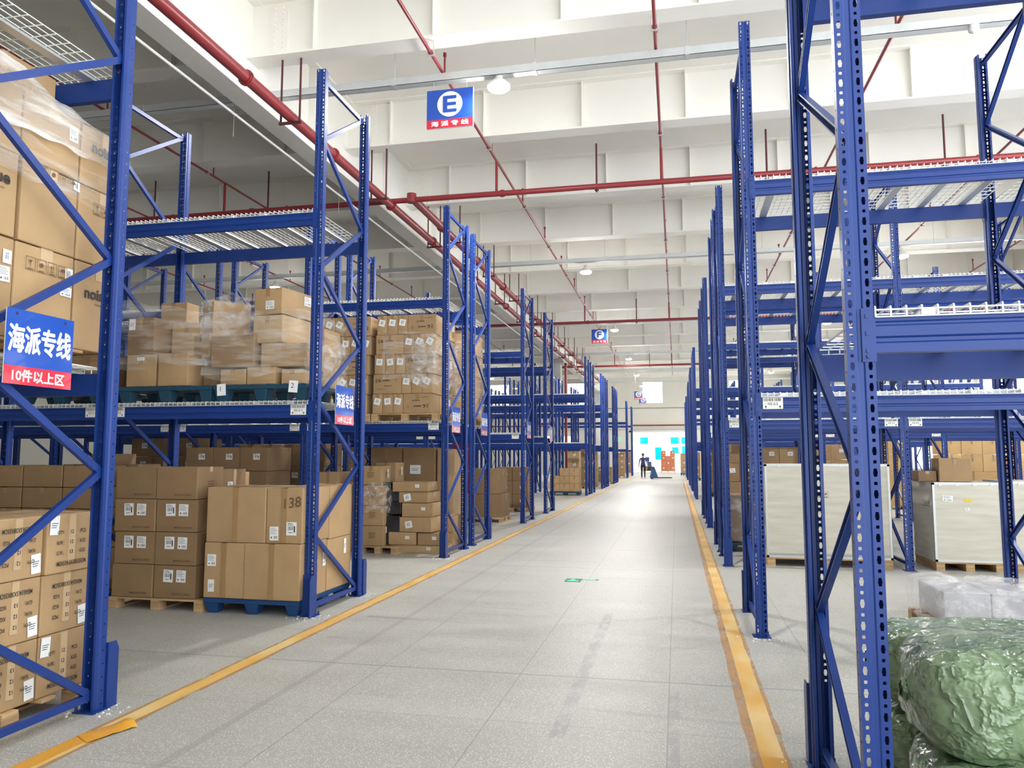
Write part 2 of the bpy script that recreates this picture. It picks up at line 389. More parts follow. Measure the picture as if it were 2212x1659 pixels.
def carton(x0, y0, z0, w, d, h, label, rz=0., group=None, mt='card', tape='y', tmt='tape', tw=.05, drop=None, bulge=.004, st=(), pr=(), tilt=None, name='carton'):
    o = inst(name, carton_mesh(w, d, h, mt, bulge), None, (x0+w/2, y0+d/2, z0), rz)
    if tilt: o.rotation_euler = (tilt[0], tilt[1], rz)
    tag(o, label, 'box', group)
    if tape: inst('packing_tape', tape_mesh(w, d, h, tape, tw, tmt, drop if drop else h*.28, bulge), o)
    for (fc, u, v, sw, sh, rt, sty) in st:
        inst('sticker', sticker_mesh(sw, sh, sty), o, mtx=face_mtx(fc, w, d, h, u, v, math.radians(rt), bulge*.85+.0025))
    for (fc, u, v, rt, me) in pr:
        inst('printed_marking', me, o, mtx=face_mtx(fc, w, d, h, u, v, math.radians(rt), bulge+.0055))
    return o
PR_MADE = print_mesh('made', lambda mb: put_text(mb, 'MADE IN CHINA', 0, 0, wid=.20, bold=.012), 'inkb')
def _meas(mb):
    for i, r in enumerate((('QTY:', '12', 'PCS'), ('N.W.:', '12', 'KGS'), ('G.W.:', '13', 'KGS'))):
        for j, t in enumerate(r): put_text(mb, t, (-.095, -.005, .085)[j], .075-.062*i, h=.024, wid=(.055, .024, .045)[j], bold=.015)
    put_text(mb, 'MEAS:54.5X38X35CM', 0, -.115, h=.028, wid=.235, bold=.015)
PR_MEAS = print_mesh('meas', _meas)
def _brand(mb):
    put_text(mb, 'noissue', 0, .02, wid=.30, bold=.03); put_text(mb, 'Packaging for Brands', .03, -.045, wid=.17)
PR_BRAND = print_mesh('brand', _brand)
PR_BRANDS = print_mesh('brandsmall', lambda mb: put_text(mb, 'noissue.co', 0, 0, wid=.08, bold=.01))
def _icons(mb):
    for i in range(4):
        x = -.12+.08*i; ring(mb, x-.034, -.04, x+.034, .04, .003)
        if i == 0: mb.add([(x-.012, .022, 0), (x-.002, .004, 0), (x-.002, -.018, 0), (x+.002, -.018, 0), (x+.002, .004, 0), (x+.012, .022, 0)], [(0, 1, 4, 5), (1, 2, 3, 4)])
        elif i == 1: mb.disc(x, .006, .014)
        elif i == 2:
            for q in (-.008, .008): rect(mb, x+q-.002, -.014, x+q+.002, .01); mb.add([(x+q-.007, .008, 0), (x+q+.007, .008, 0), (x+q, .022, 0)], [(0, 1, 2)])
            rect(mb, x-.018, -.02, x+.018, -.017)
        else: mb.add([(x+.018*math.cos(a), .004+.018*math.sin(a), 0) for a in [PI*k/8 for k in range(9)]], [tuple(range(9))]); rect(mb, x-.0015, -.018, x+.0015, .004)
        rect(mb, x-.02, -.033, x+.02, -.028)
PR_ICON = print_mesh('icons', _icons, 'inkb')
def _sun(mb):
    n = 22; a0 = .9
    pts = [(-.12+.024*math.cos(a0+2*PI*i/n*.86), .05+.024*math.sin(a0+2*PI*i/n*.86), 0) for i in range(n)]
    pin = [(-.118+.012*math.cos(a0+2*PI*i/n*.86), .053+.012*math.sin(a0+2*PI*i/n*.86), 0) for i in range(n)]
    mb.add(pts+pin, [(i, i+1, n+i+1, n+i) for i in range(n-1)]); rect(mb, -.125, .026, -.112, .04)
    put_text(mb, 'SUNPACK', -.005, .05, h=.024, wid=.13, bold=.035); put_text(mb, 'SPORK KIT', .02, -.04, wid=.13, bold=.02)
    ring(mb, .135, .025, .165, .08, .002); mb.add([(.143, .055, 0), (.157, .055, 0), (.15, .068, 0)], [(0, 1, 2)])
    for q in range(4): rect(mb, -.19, .075-.016*q, -.165, .067-.016*q)
    rect(mb, -.17, -.09, -.02, -.087); rect(mb, -.17, -.1, -.08, -.097)
PR_SUN = print_mesh('sun', _sun, 'ink')
PR_138 = print_mesh('138', lambda mb: put_text(mb, '138', 0, 0, h=.10, slant=.15), 'inkb')
def _lines(mb):
    for q in range(4): rect(mb, -.06, .05-.025*q, .06-.02*(q % 2), .042-.025*q)
PR_LINES = print_mesh('lines', _lines, 'inkb')
# ------------------------------------------------------------------ pallets
_pb = {}
def box_mesh(name, w, d, h, mt, bev=.002):
    k = (name, round(w, 3), round(d, 3), round(h, 3), mt)
    if k not in _pb: _pb[k] = MB().box(-w/2, -d/2, 0, w/2, d/2, h).mesh(name, mt, bevel=bev)
    return _pb[k]
def wood_pallet(x0, y0, z0, w, d, label, group='wooden pallets', nb=5):
    t = thing('wooden_pallet', label, 'pallet', (x0+w/2, y0+d/2, z0), 0, group)
    for i in range(3):
        px = (-.5+i*.5)*(w-.1)
        inst('bottom_board', box_mesh('bottom_board', .1, d, .016, 'wood'), t, (px, 0, 0))
        for j in range(3): inst('block', box_mesh('block', .1, .12, .08, 'wood'), t, (px, (-.5+j*.5)*(d-.12), .016))
    for i in range(nb): inst('deck_board', box_mesh('deck_board', w, .11, .02, 'wood'), t, (0, (-.5+i/(nb-1))*(d-.11), .096))
    return t
_pp = {}
def plastic_pallet(x0, y0, z0, w, d, label, mt='teal', group='plastic pallets', h=.15):
    t = thing('plastic_pallet', label, 'pallet', (x0+w/2, y0+d/2, z0), 0, group)
    k = (round(w, 2), round(d, 2), mt, h)
    if k not in _pp:
        a = MB(); a.box(-w/2, -d/2, h-.045, w/2, d/2, h)
        for i in range(6): a.box(-w/2+.04+i*(w-.12)/5, -d/2, h, -w/2+.08+i*(w-.12)/5, d/2, h+.004)
        f = MB(); n = 4
        f.add([(.05*sx, .05*sy, 0) for sx, sy in ((-1, -1), (1, -1), (1, 1), (-1, 1))]+[(.075*sx, .075*sy, h-.045) for sx, sy in ((-1, -1), (1, -1), (1, 1), (-1, 1))],
              [(0, 1, 2, 3), (4, 5, 6, 7), (0, 1, 5, 4), (1, 2, 6, 5), (2, 3, 7, 6), (3, 0, 4, 7)])
        _pp[k] = (a.mesh('pallet_top', mt, bevel=.004), f.mesh('foot', mt, bevel=.006))
    inst('pallet_top', _pp[k][0], t)
    for i in range(3):
        for j in range(3): inst('foot', _pp[k][1], t, ((-.5+i*.5)*(w-.16), (-.5+j*.5)*(d-.16), 0))
    return t
# ------------------------------------------------------------------ stretch film
def film(x0, y0, z0, x1, y1, z1, label, faces='FR', seed=0, amp=.02, mt='film', top=0., slope=0., rag=.06, name='stretch_film'):
    """a loose sheet of film pulled round a load: front (-Y) and side faces, optionally over the top"""
    mb = MB(); r = .04
    path = []
    def seg(a, b, n): 
        for i in range(n): path.append((a[0]+(b[0]-a[0])*i/n, a[1]+(b[1]-a[1])*i/n))
    nx = max(6, int((x1-x0)/.04)); ny = max(6, int((y1-y0)/.04))
    if 'L' in faces: seg((x0, y1), (x0, y0+r), ny)
    if 'F' in faces: seg((x0+r if 'L' in faces else x0, y0), (x1-r, y0), nx)
    if 'R' in faces: seg((x1, y0+r if 'F' in faces else y0), (x1, y1), ny); path.append((x1, y1))
    elif 'F' in faces: path.append((x1, y0))
    nz = max(5, int((z1-z0)/.035)); np_ = len(path); cxm, cym = (x0+x1)/2, (y0+y1)/2
    for k in range(nz+1):
        for i, (px, py) in enumerate(path):
            t = i/(np_-1); zt = z1+slope*(t-.5)+rag*noise.noise((t*5+seed, 3.1, 0)); zb = z0+rag*noise.noise((t*6+seed, 9.7, 0))
            z = zb+(zt-zb)*k/nz
            q = Vector((px*3+seed, py*3, z*9)); dd = amp*(noise.noise(q)+.6*noise.noise(q*2.3))+amp*.9
            ox = 1 if abs(px-x1) < 1e-6 else (-1 if abs(px-x0) < 1e-6 and 'L' in faces else 0); oy = -1 if abs(py-y0) < 1e-6 else 0
            mb.v.append((px+ox*dd, py+oy*dd, z))
    for k in range(nz):
        for i in range(np_-1): mb.f.append([k*np_+i, k*np_+i+1, (k+1)*np_+i+1, (k+1)*np_+i]); mb.mi.append(0); mb.sm.append(True)
    if top:
        o = len(mb.v); n = 10
        for k in range(1, n+1):
            for i in range(np_):
                b = mb.v[nz*np_+i]; f = k/n*top
                q = Vector((b[0]*4+seed, k*.6, i*.2)); mb.v.append((b[0]+(cxm-b[0])*f, b[1]+(y1-b[1])*f*.8, b[2]+.03*math.sin(PI*k/n)+.03*noise.noise(q)))
        for k in range(n):
            for i in range(np_-1):
                a = nz*np_+i if k == 0 else o+(k-1)*np_+i; b2 = o+k*np_+i
                mb.f.append([a, a+1, b2+1, b2]); mb.mi.append(0); mb.sm.append(True)
    c = Vector((cxm, cym, z0)); mb.v = [tuple(Vector(v)-c) for v in mb.v]
    o = inst(name, mb.mesh(name, mt, fixn=False), None, c); tag(o, label, 'plastic film', 'stretch film round pallet loads'); return o
#BODY
# ------------------------------------------------------------------ the hall
XL, XR, YB, ZC = -32.0, 12.15, 76.0, 9.25
struct('floor', MB().quad((XL, -7, 0), (XR+3, -7, 0), (XR+3, YB, 0), (XL, YB, 0)), 'floor')
struct('ceiling', MB().box(XL, -7, ZC, XR+.3, YB+.3, ZC+.2), 'slab')
DX0, DX1, DZ = -4.35, 1.0, 3.9
def wall_y(name, y, x0, x1, z1, holes, mt, th=.3):
    """wall across Y with rectangular openings (x0, x1, z0, z1) that may share columns"""
    mb = MB(); xs = sorted({x0, x1, *[h[0] for h in holes], *[h[1] for h in holes]}); zs = sorted({0, z1, *[h[2] for h in holes], *[h[3] for h in holes]})
    for a, b in zip(xs, xs[1:]):
        for c, d in zip(zs, zs[1:]):
            mx, mz = (a+b)/2, (c+d)/2
            if any(h[0] < mx < h[1] and h[2] < mz < h[3] for h in holes): continue
            mb.box(a, y, c, b, y+th, d)
    return struct(name, mb, mt)
BW = [(-18.6, -16.4, 6.7, 8.85), (-10.6, -8.6, 6.7, 8.85), (-3.2, -1.2, 6.7, 8.85), (5.0, 7.0, 6.7, 8.85)]
LOW = [(-30, -27, 2.7, 3.6), (-21, -18, 2.7, 3.6), (-17, -14, 2.7, 3.6), (-13, -10, 2.7, 3.6)]
wall_y('wall_back', YB, XL, XR+.3, ZC, BW+LOW+[(DX0, DX1, 0, DZ), (-26, -22, 0, 3.2)], 'wall')
struct('light_blocker_front', MB().box(XL-.3, -7.3, 0, 1.0, -7, ZC), 'wall')  # unseen wall added behind the camera to keep front daylight off the left
struct('wall_left', MB().box(XL-.3, -7, 0, XL, YB+.3, ZC), 'wall')
RW = [(15.2+5*i, 19.7+5*i) for i in range(12)]
mb = MB()
ys = sorted({13.0, YB, *[a for a, b in RW], *[b for a, b in RW]})
for a, b in zip(ys, ys[1:]):
    hole = any(q[0] <= a < q[1] for q in RW)
    for c, d in ((0, .9), (.9, 2.7), (2.7, 3.2), (3.2, 5.4), (5.4, ZC)):
        if hole and c in (.9, 3.2): continue
        mb.box(XR, a, c, XR+.3, b, d)
struct('wall_right', mb, 'wall')
wn = 0
def window(axis, a0, a1, z0, z1, p):
    global wn; wn += 1
    mb = MB(); t = .05
    def bx(u0, v0, u1, v1):
        if axis == 'y': mb.box(u0, p+.1, v0, u1, p+.16, v1)
        else: mb.box(p+.1, u0, v0, p+.16, u1, v1)
    bx(a0, z0, a0+t, z1); bx(a1-t, z0, a1, z1); bx(a0, z0, a1, z0+t); bx(a0, z1-t, a1, z1); bx((a0+a1)/2-t/2, z0, (a0+a1)/2+t/2, z1)
    if z1-z0 > 1.8: bx(a0, z0+.68*(z1-z0), a1, z0+.68*(z1-z0)+t)
    struct('window_%d' % wn, mb, 'white')
for h in BW+LOW: window('y', h[0], h[1], h[2], h[3], YB)
for a, b in RW[:6]:
    for z0, z1 in ((.9, 2.7), (3.2, 5.4)): window('x', a, b, z0, z1, XR)
# door reveal, track and yard outside
mb = MB(); mb.box(DX0-.15, YB-.06, 0, DX0, YB, DZ+.15); mb.box(DX1, YB-.06, 0, DX1+.15, YB, DZ+.15); mb.box(DX0-.15, YB-.06, DZ, DX1+.15, YB, DZ+.15)
struct('door_1', mb, 'white')
struct('trim_1', MB().box(DX0, YB-.1, 0, DX1, YB+.4, .03), 'concrete')
yard = struct('ground_outside', MB().quad((-40, YB+.3, -.02), (30, YB+.3, -.02), (30, 130, -.02), (-40, 130, -.02)), 'yard')
fb = thing('office_building', 'pale pink building front with cyan glass panes seen through the far door', 'building', (0, 90, 0))
mb = MB(); mb.box(-14, 0, 0, 8, 3, 7); inst('front_wall', mb.mesh('front_wall', 'facade'), fb)
for (a, b, c, d) in ((-4.1, -3.2, 3.0, 3.75), (-.65, .25, 3.0, 3.75), (.55, 1.4, 3.0, 3.75), (-2.4, -1.7, 1.2, 2.6), (-.5, .2, 1.9, 2.6), (.6, 1.4, 1.2, 2.7), (-6, -5.2, 3, 3.75)):
    inst('window_pane', MB().box(a, -.06, c, b, 0, d).mesh('window_pane', 'cyan'), fb)
# columns and main girder
def column(x, y):
    mb = MB(); mb.box(x-.25, y-.25, 0, x+.25, y+.25, 7.25); mb.box(x-.32, y-.32, 7.25, x+.32, y+.32, 7.46)
    return struct('column', mb, 'concrete', bevel=.01)
for y in (46.0, 70.0): column(-7.0, y)
mb = MB(); gx = -6.95; y0, y1 = -6.0, YB
mb.box(gx-.2, y0, 7.46, gx+.2, y1, 7.5); mb.box(gx-.02, y0, 7.5, gx+.02, y1, ZC-.04); mb.box(gx-.2, y0, ZC-.04, gx+.2, y1, ZC)
for k in range(20):
    for q in (-1, 1):
        yy = 3.6+3.9*k+1.95; mb.box(gx+min(.02*q, .17*q), yy-.008, 7.5, gx+max(.02*q, .17*q), yy+.008, ZC-.04)
struct('girder', mb, 'cream')
# cross beams with stiffeners and bolted splice plates
PL = MB(); PL.box(0, -.03, 0, .34, -.008, .92)
for c in (.09, .25):
    for k in range(9): PL.tube((c, -.03, .06+.1*k), (c, -.055, .06+.1*k), .022, 6)
splice = PL.mesh('splice_plate', 'cream')
beam_y = [-.4+3.9*k for k in range(17)]
for i, y in enumerate(beam_y):
    mb = MB(); zb = 8.2; zt = ZC
    mb.box(XL, y-.19, zb, XR, y+.19, zb+.03); mb.box(XL, y-.01, zb+.03, XR, y+.01, zt-.03); mb.box(XL, y-.19, zt-.03, XR, y+.19, zt)
    x = -5.9+.15*(i % 2)
    while x < XR:
        mb.box(x-.008, y-.13, zb+.03, x+.008, y-.01, zt-.03); mb.box(x-.008, y+.01, zb+.03, x+.008, y+.13, zt-.03); x += 2.07
    x = -8.4
    while x > XL:
        mb.box(x-.008, y-.13, zb+.03, x+.008, y-.01, zt-.03); x -= 2.07
    o = struct('ceiling_beam', mb, 'cream')
    if i < 9: inst('splice_plate', splice, o, (gx+.35, y, zb+.06))
# red fire main, cross mains and sprinkler branches
def pipe(name, p0, p1, r, label, cat='pipe', group=None, coup=0, mt='red'):
    p0 = Vector(p0); p1 = Vector(p1); mb = MB(); mb.tube(p0, p1, r, 16)
    o = inst(name, mb.mesh(name, mt)); tag(o, label, cat, group)
    if coup:
        L = (p1-p0).length; d = (p1-p0).normalized(); n = int(L/coup); ref = None
        for k in range(1, n+1):
            c = p0+d*(coup*k-coup*.35)
            cm = MB(); cm.tube(c-d*.05, c+d*.05, r*1.22, 14); cm.tube(c-d*.02, c+d*.02, r*1.38, 14)
            if ref is None: ref = cm.mesh('pipe_coupling', mt); c0 = c; inst('pipe_coupling', ref, o)
            else: inst('pipe_coupling', ref, o, c-c0)
    return o
ZP = 7.2
pipe('fire_main_pipe', (-6.19, -4, ZP), (-6.19, 60, ZP), .09, 'thick red fire main running along the white girder, the lower left of the pair', coup=3.0)
p = pipe('fire_main_pipe', (-5.68, 15.87, ZP+.12), (-5.68, 60, ZP+.12), .095, 'thick red fire main starting at the first cross pipe, the right one of the pair', coup=3.5)
inst('elbow', MB().tube((-5.68, 15.87, ZP), (-5.68, 15.87, ZP+.2), .105, 14).mesh('elbow', 'red'), p)
for k, (y, nm) in enumerate(((15.87, 'nearest'), (32.4, 'second'), (48.6, 'third'))):
    pipe('cross_main_pipe', (XL+.5, y, ZP+.06), (XR-.1, y, ZP+.06), .06, 'red cross pipe spanning the hall over the racks, %s from the camera' % nm, coup=6)
brx = [-17.4, -13.85, -10.33, -3.73, -.2, 3.36, 6.84, 10.2]
brn = ['far left behind the girder, outermost', 'left behind the girder, third', 'left just behind the white girder', 'passing behind the E sign', 'over the middle of the yellow-lined lane', 'over the right racks next to the lane', 'over the right racks further out', 'close to the bright right wall']
for x, nm in zip(brx, brn):
    o = pipe('sprinkler_pipe', (x, -3, 8.0), (x, 62, 8.0), .028 if x > -9 else .026, 'thin red sprinkler branch pipe under the ceiling, '+nm, group=None, coup=3.9)
    dm = MB().tube((0, 0, -.74), (0, 0, 0), .03, 10).mesh('riser_nipple', 'red'); cl = MB().tube((-.05, 0, -.04), (-.05, 0, .21), .008, 6).tube((.05, 0, -.04), (.05, 0, .21), .008, 6).box(-.06, -.02, -.045, .06, .02, -.03).mesh('pipe_clip', 'galv')
    sp = MB().tube((0, 0, 0), (0, 0, .34), .017, 8).tube((0, 0, .34), (0, 0, .40), .03, 8).mesh('sprinkler_head', 'red')
    for y in (15.87, 32.4, 48.6): inst('riser_nipple', dm, o, (x, y, 8.0))
    for y in beam_y[1:14]: inst('pipe_clip', cl, o, (x, y-.05, 8.0))
    for k in range(14): inst('sprinkler_head', sp, o, (x, 5.2+3.4*k, 8.0))
pipe('riser_pipe', (-6.5, 46.1, 0), (-6.5, 46.1, ZP), .08, 'red riser pipe standing beside the far concrete column')
# U-shaped hangers below the beams
hm = MB()
for q in (-.17, .17): hm.tube((q, 0, 0), (q, 0, 1.11), .018, 6)
hm.box(-.2, -.02, -.02, .2, .02, .02); hmesh = hm.mesh('pipe_hanger', 'maroon')
for y in beam_y[1:14]:
    o = inst('pipe_hanger', hmesh, None, (-6.19, y, ZP-.11)); tag(o, 'dark red U-shaped hanger carrying the lower left fire main under a white beam', 'pipe hanger', 'hangers of the left fire main')
    if y > 15.87: o = inst('pipe_hanger', hmesh, None, (-5.68, y+.1, ZP+.0)); tag(o, 'dark red U-shaped hanger carrying the right fire main under a white beam', 'pipe hanger', 'hangers of the right fire main')
hr = MB().tube((0, 0, -.12), (0, 0, .94), .02, 8).box(-.04, -.07, -.08, .04, .07, -.06).mesh('pipe_hanger', 'maroon')
for j, y in enumerate((15.2, 30.8, 46.4)):
    for x in (-19, -15.5, -12.2, -9.2, -1.55, 1.9, 5.2, 8.8):
        o = inst('pipe_hanger', hr, None, (x, (15.87, 32.4, 48.6)[j], ZP+.06)); tag(o, 'dark red drop hanger holding up the %s red cross pipe' % ('nearest', 'second', 'third')[j], 'pipe hanger', 'drop hangers of the %s cross pipe' % ('nearest', 'second', 'third')[j])
# white conduit left of the girder
o = pipe('conduit', (-7.0+.05, -4, 7.12), (-6.95, 40, 7.12), .022, 'thin white conduit hung below the grey underside of the girder', mt='white')
rod = MB().tube((0, 0, 0), (0, 0, 2.1), .006, 6).mesh('hanger_rod', 'galv')
for k in range(9): inst('hanger_rod', rod, o, (-7.3, 3+4.2*k, 7.0))
# cable trays with rods, lamps, signs
trays = [11.84, 24.3, 36.0, 47.0, 56.7, 65.5]; TZ = 7.86
ordn = ['nearest', 'second', 'third', 'fourth', 'fifth', 'farthest']
rodm = MB().tube((0, 0, 0), (0, 0, 1.3), .007, 6).tube((0, 0, -.02), (0, 0, .03), .018, 8).mesh('hanger_rod', 'galv')
cover = MB().box(-.03, -.085, -.07, .03, .085, .075).mesh('tray_joint', 'galv')
for y, nm in zip(trays, ordn):
    o = thing('cable_tray', 'galvanised cable tray hung across the hall, %s one from the camera' % nm, 'cable tray', (0, y, TZ))
    a = MB(); a.box(-22, -.075, -.065, XR-.5, -.07, .065); a.box(-22, .07, -.065, XR-.5, .075, .065); a.box(-22, -.075, -.065, XR-.5, .075, -.058); a.box(-22, -.078, .06, XR-.5, .078, .066)
    inst('tray_body', a.mesh('tray_body', 'galv'), o)
    for k in range(14):
        x = -21.5+2.42*k; inst('hanger_rod', rodm, o, (x, 0, .08)); inst('tray_joint', cover, o, (x, 0, 0))
d_ = MB(); d_.lathe([(0, 0), (.16, 0), (.19, .02), (.19, .05), (.10, .13), (.07, .15), (.06, .24), (0, .24)], (0, 0, 0), 24); housing = d_.mesh('lamp_housing', 'white')
lens = MB().lathe([(0, -.05), (.08, -.048), (.15, -.03), (.185, .0), (.19, .045)], (0, 0, 0), 24).mesh('lamp_lens', 'glow')
hook = MB().tube((0, 0, .24), (0, 0, .36), .008, 6).mesh('lamp_hook', 'galv')
ld = bpy.data.lights.new('high_bay', 'AREA'); ld.shape = 'DISK'; ld.size = .34; ld.energy = LAMP_W; lu = bpy.data.lights.new('high_bay_side', 'POINT'); lu.shadow_soft_size = .15; lu.energy = LAMP_W*.22; lu.color = (1, .98, .95); ld.color = (1, .98, .95)
lxs = {-13.7: 'left of the white girder', -2.75: 'over the yellow-lined lane', 6.65: 'over the right hand racks'}
for y, nm in zip(trays, ordn):
    for x, wh in lxs.items():
        if y < 12 and x < -9: continue
        t = thing('high_bay_lamp', 'bright high bay lamp under the %s cable tray, %s' % (nm, wh), 'lamp', (x, y, 7.46 if y > 12 else 7.6), 0, 'high bay lamps')
        inst('lamp_housing', housing, t); inst('lamp_lens', lens, t); inst('lamp_hook', hook, t)
        lo = bpy.data.objects.new('lamp_light', ld); COL.objects.link(lo); lo.parent = t; lo.location = (0, 0, -.07); lo = bpy.data.objects.new('lamp_side_light', lu); COL.objects.link(lo); lo.parent = t; lo.location = (0, 0, -.24)
def heavy(s, x, y, h, wd, t):
    mb = MB()
    for k, (a, b) in enumerate(((0, 0), (t, 0), (-t, 0), (0, t), (0, -t), (t*.7, t*.7), (-t*.7, t*.7), (t*.7, -t*.7), (-t*.7, -t*.7))): put_text(mb, s, x+a, y+b, h=h, wid=wd, z=.00012*k)
    return mb
def hang_sign(x0, x1, y, z0, z1, letter, sub, label, top=TZ-.02):
    t = thing('hanging_sign', label, 'sign', ((x0+x1)/2, y, z0)); w_, h_ = x1-x0, z1-z0
    inst('board', MB().box(-w_/2, 0, 0, w_/2, .04, h_).mesh('board', 'swhite'), t)
    zr = .22*h_
    inst('blue_panel', MB().box(-w_/2, -.003, zr, w_/2, -.0005, h_).mesh('blue_panel', 'sblue'), t); inst('red_band', MB().box(-w_/2, -.003, 0, w_/2, -.0005, zr).mesh('red_band', 'sred'), t)
    mt = Matrix.Rotation(PI/2, 4, 'X'); 
    c = MB(); c.disc(0, 0, h_*.33, 0, 40); q = inst('white_disc', c.mesh('white_disc', 'swhite', fixn=False), t); q.matrix_local = Matrix.Translation((0, -.005, zr+h_*.39)) @ mt
    q = inst('letter', heavy(letter, 0, 0, h_*.40, w_*.27, h_*.018).mesh('letter', 'sblue', fixn=False), t); q.matrix_local = Matrix.Translation((0, -.007, zr+h_*.39)) @ mt
    q = inst('lettering', heavy(sub, 0, 0, h_*.13, w_*.80, .004).mesh('lettering', 'swhite', fixn=False), t); q.matrix_local = Matrix.Translation((0, -.005, zr*.5)) @ mt
    for q in (-.36, .36): inst('wire', MB().tube((q*w_, .01, h_-.05), (q*w_, .01, top-z0), .003, 5).mesh('wire', 'galv'), t)
hang_sign(-3.98, -3.18, 11.82, 7.0, 7.66, 'E', '海 派 专 线', 'hanging blue sign with a white disc and letter E')
hang_sign(-3.83, -3.09, 35.98, 6.88, 7.54, 'F', '空 派 专 线', 'hanging blue sign with a white disc and letter F')
hang_sign(-2.95, -2.35, 56.6, 5.7, 6.3, 'G', '海 派 专 线', 'small far hanging sign with letter G, upper one of two')
hang_sign(-2.86, -2.28, 61.98, 5.72, 6.2, 'N', '海 派 专 线', 'tiny farthest hanging sign in front of the high window', 8.205)
o = thing('smoke_detector', 'white smoke detector under the nearest cable tray at upper right', 'smoke detector', (4.34, 11.8, 7.74))
inst('detector_base', MB().lathe([(0, .06), (.07, .06), (.07, .02), (.075, 0)], (0, 0, 0)).mesh('detector_base', 'white'), o); inst('detector_dome', MB().lathe([(.075, 0), (.07, -.03), (.04, -.055), (0, -.06)], (0, 0, 0)).mesh('detector_dome', 'white'), o)
# far wall pipe, cables, exit sign
o = pipe('wall_pipe', (XL+1, YB-.25, 4.57), (XR-1, YB-.25, 4.57), .06, 'red pipe along the far wall above the big door')
for k in range(14): inst('pipe_bracket', box_mesh('pipe_bracket', .05, .24, .05, 'steel'), o, (-24+2.4*k, YB-.13, 4.47))
o = pipe('wall_conduit', (XL+1, YB-.08, 4.2), (XR-1, YB-.08, 4.2), .035, 'grey conduit along the far wall just under the red pipe', mt='galv')
o = pipe('wall_cable', (-16, YB-.05, 6.25), (XR-1, YB-.05, 6.25), .02, 'thin grey cable across the far wall under the high windows', mt='dark')
o = thing('exit_sign', 'small green exit sign hung left of the lane near the far door', 'exit sign', (-4.55, 62, 2.82))
inst('sign_plate', MB().box(-.19, -.02, 0, .19, .02, .16).mesh('sign_plate', 'exitg'), o); inst('arrow', MB().add([(-.14, -.022, .08), (-.04, -.022, .12), (-.04, -.022, .04)], [(0, 1, 2)]).mesh('arrow', 'swhite'), o)
for q in (-.15, .15): inst('rod', MB().tube((q, 0, .16), (q, 0, 5.4), .006, 5).mesh('rod', 'galv'), o)
# ------------------------------------------------------------------ racks
H_UP, DEP, PITCH, XLF, XRF = 5.6, 1.2, 2.4, -3.56, .69
LV = (2.09, 4.07)
def up_mesh(holes):
    P = [(-.028, .085), (-.043, .085), (-.043, .058), (-.05, .05), (-.05, 0), (-.014, 0), (-.009, .006), (.009, .006), (.014, 0), (.05, 0), (.05, .05), (.043, .058), (.043, .085), (.028, .085)]
    kinds = [None, None, None, 'd', 's', None, None, None, 's', 'd', None, None, None]
    mb = MB()
    for (a, b, kd) in zip(P, P[1:], kinds):
        a = Vector((*a, 0)); b = Vector((*b, 0)); L = (b-a).length; u = (b-a)/L
        if not holes or kd is None: mb.quad(a, b, b+Vector((0, 0, H_UP)), a+Vector((0, 0, H_UP))); continue
        st = .04 if kd == 's' else .08
        n = int(H_UP/st); st = H_UP/n
        for k in range(n):
            z0 = k*st; W, Hh = L/2, st/2
            if kd == 's': hw, hh, kx = (.0085, .0155, .5) if k % 2 else (.0065, .0065, .75)
            else: hw, hh, kx = .005, .005, .75
            out = [(-W, -Hh), (0, -Hh), (W, -Hh), (W, 0), (W, Hh), (0, Hh), (-W, Hh), (-W, 0)]
            inn = [(-hw*.8, -hh*.9), (0, -hh), (hw*.8, -hh*.9), (hw, 0), (hw*.8, hh*.9), (0, hh), (-hw*.8, hh*.9), (-hw, 0)]
            if kd == 's' and k % 2: inn = [(-hw*.6, -hh), (0, -hh), (hw*.6, -hh), (hw, 0), (hw*.6, hh), (0, hh), (-hw*.6, hh), (-hw, 0)]
            c = a+u*W+Vector((0, 0, z0+Hh))
            vs = [c+u*p[0]+Vector((0, 0, p[1])) for p in out+inn]
            mb.add(vs, [(i, (i+1) % 8, 8+(i+1) % 8, 8+i) for i in range(8)])
    me = mb.mesh('upright', 'blue', fixn=False)
    bm = bmesh.new(); bm.from_mesh(me); bmesh.ops.remove_doubles(bm, verts=bm.verts, dist=1e-5); bmesh.ops.recalc_face_normals(bm, faces=bm.faces)
    if holes:      # sheet thickness: an offset inner skin joined to the outer one along every free edge
        bm.normal_update(); bm.verts.index_update(); vs = bm.verts[:]; fs = bm.faces[:]; be = [q for q in bm.edges if q.is_boundary]
        inn = [bm.verts.new(v.co-v.normal*.0025) for v in vs]
        for q in fs: bm.faces.new([inn[v.index] for v in reversed(q.verts[:])])
        for q in be:
            i, j = q.verts[0].index, q.verts[1].index; bm.faces.new([vs[i], vs[j], inn[j], inn[i]])
    bm.to_mesh(me); bm.free(); return me
UPH, UPS = up_mesh(True), up_mesh(False)
CH = [(-.016, -.022), (.016, -.022), (.016, -.015), (-.008, -.012), (-.008, .012), (.016, .015), (.016, .022), (-.016, .022)]
def brace_mesh(z0, z1, ya=.07, yb=DEP-.07): return MB().prism(CH, (0, ya, z0), (0, yb, z1)).mesh('brace', 'blue')
NOD = [.1+.68*k for k in range(9)]                   # far, near, far, near ...
BRU, BRD, BRH = brace_mesh(.68, 0), brace_mesh(0, .68), brace_mesh(0, 0)
FOOT = MB().box(-.075, -.03, 0, .075, .115, .008).tube((-.06, -.02, 0), (-.06, -.02, .035), .009, 6).tube((.06, .1, 0), (.06, .1, .035), .009, 6).mesh('foot_plate', 'blue')
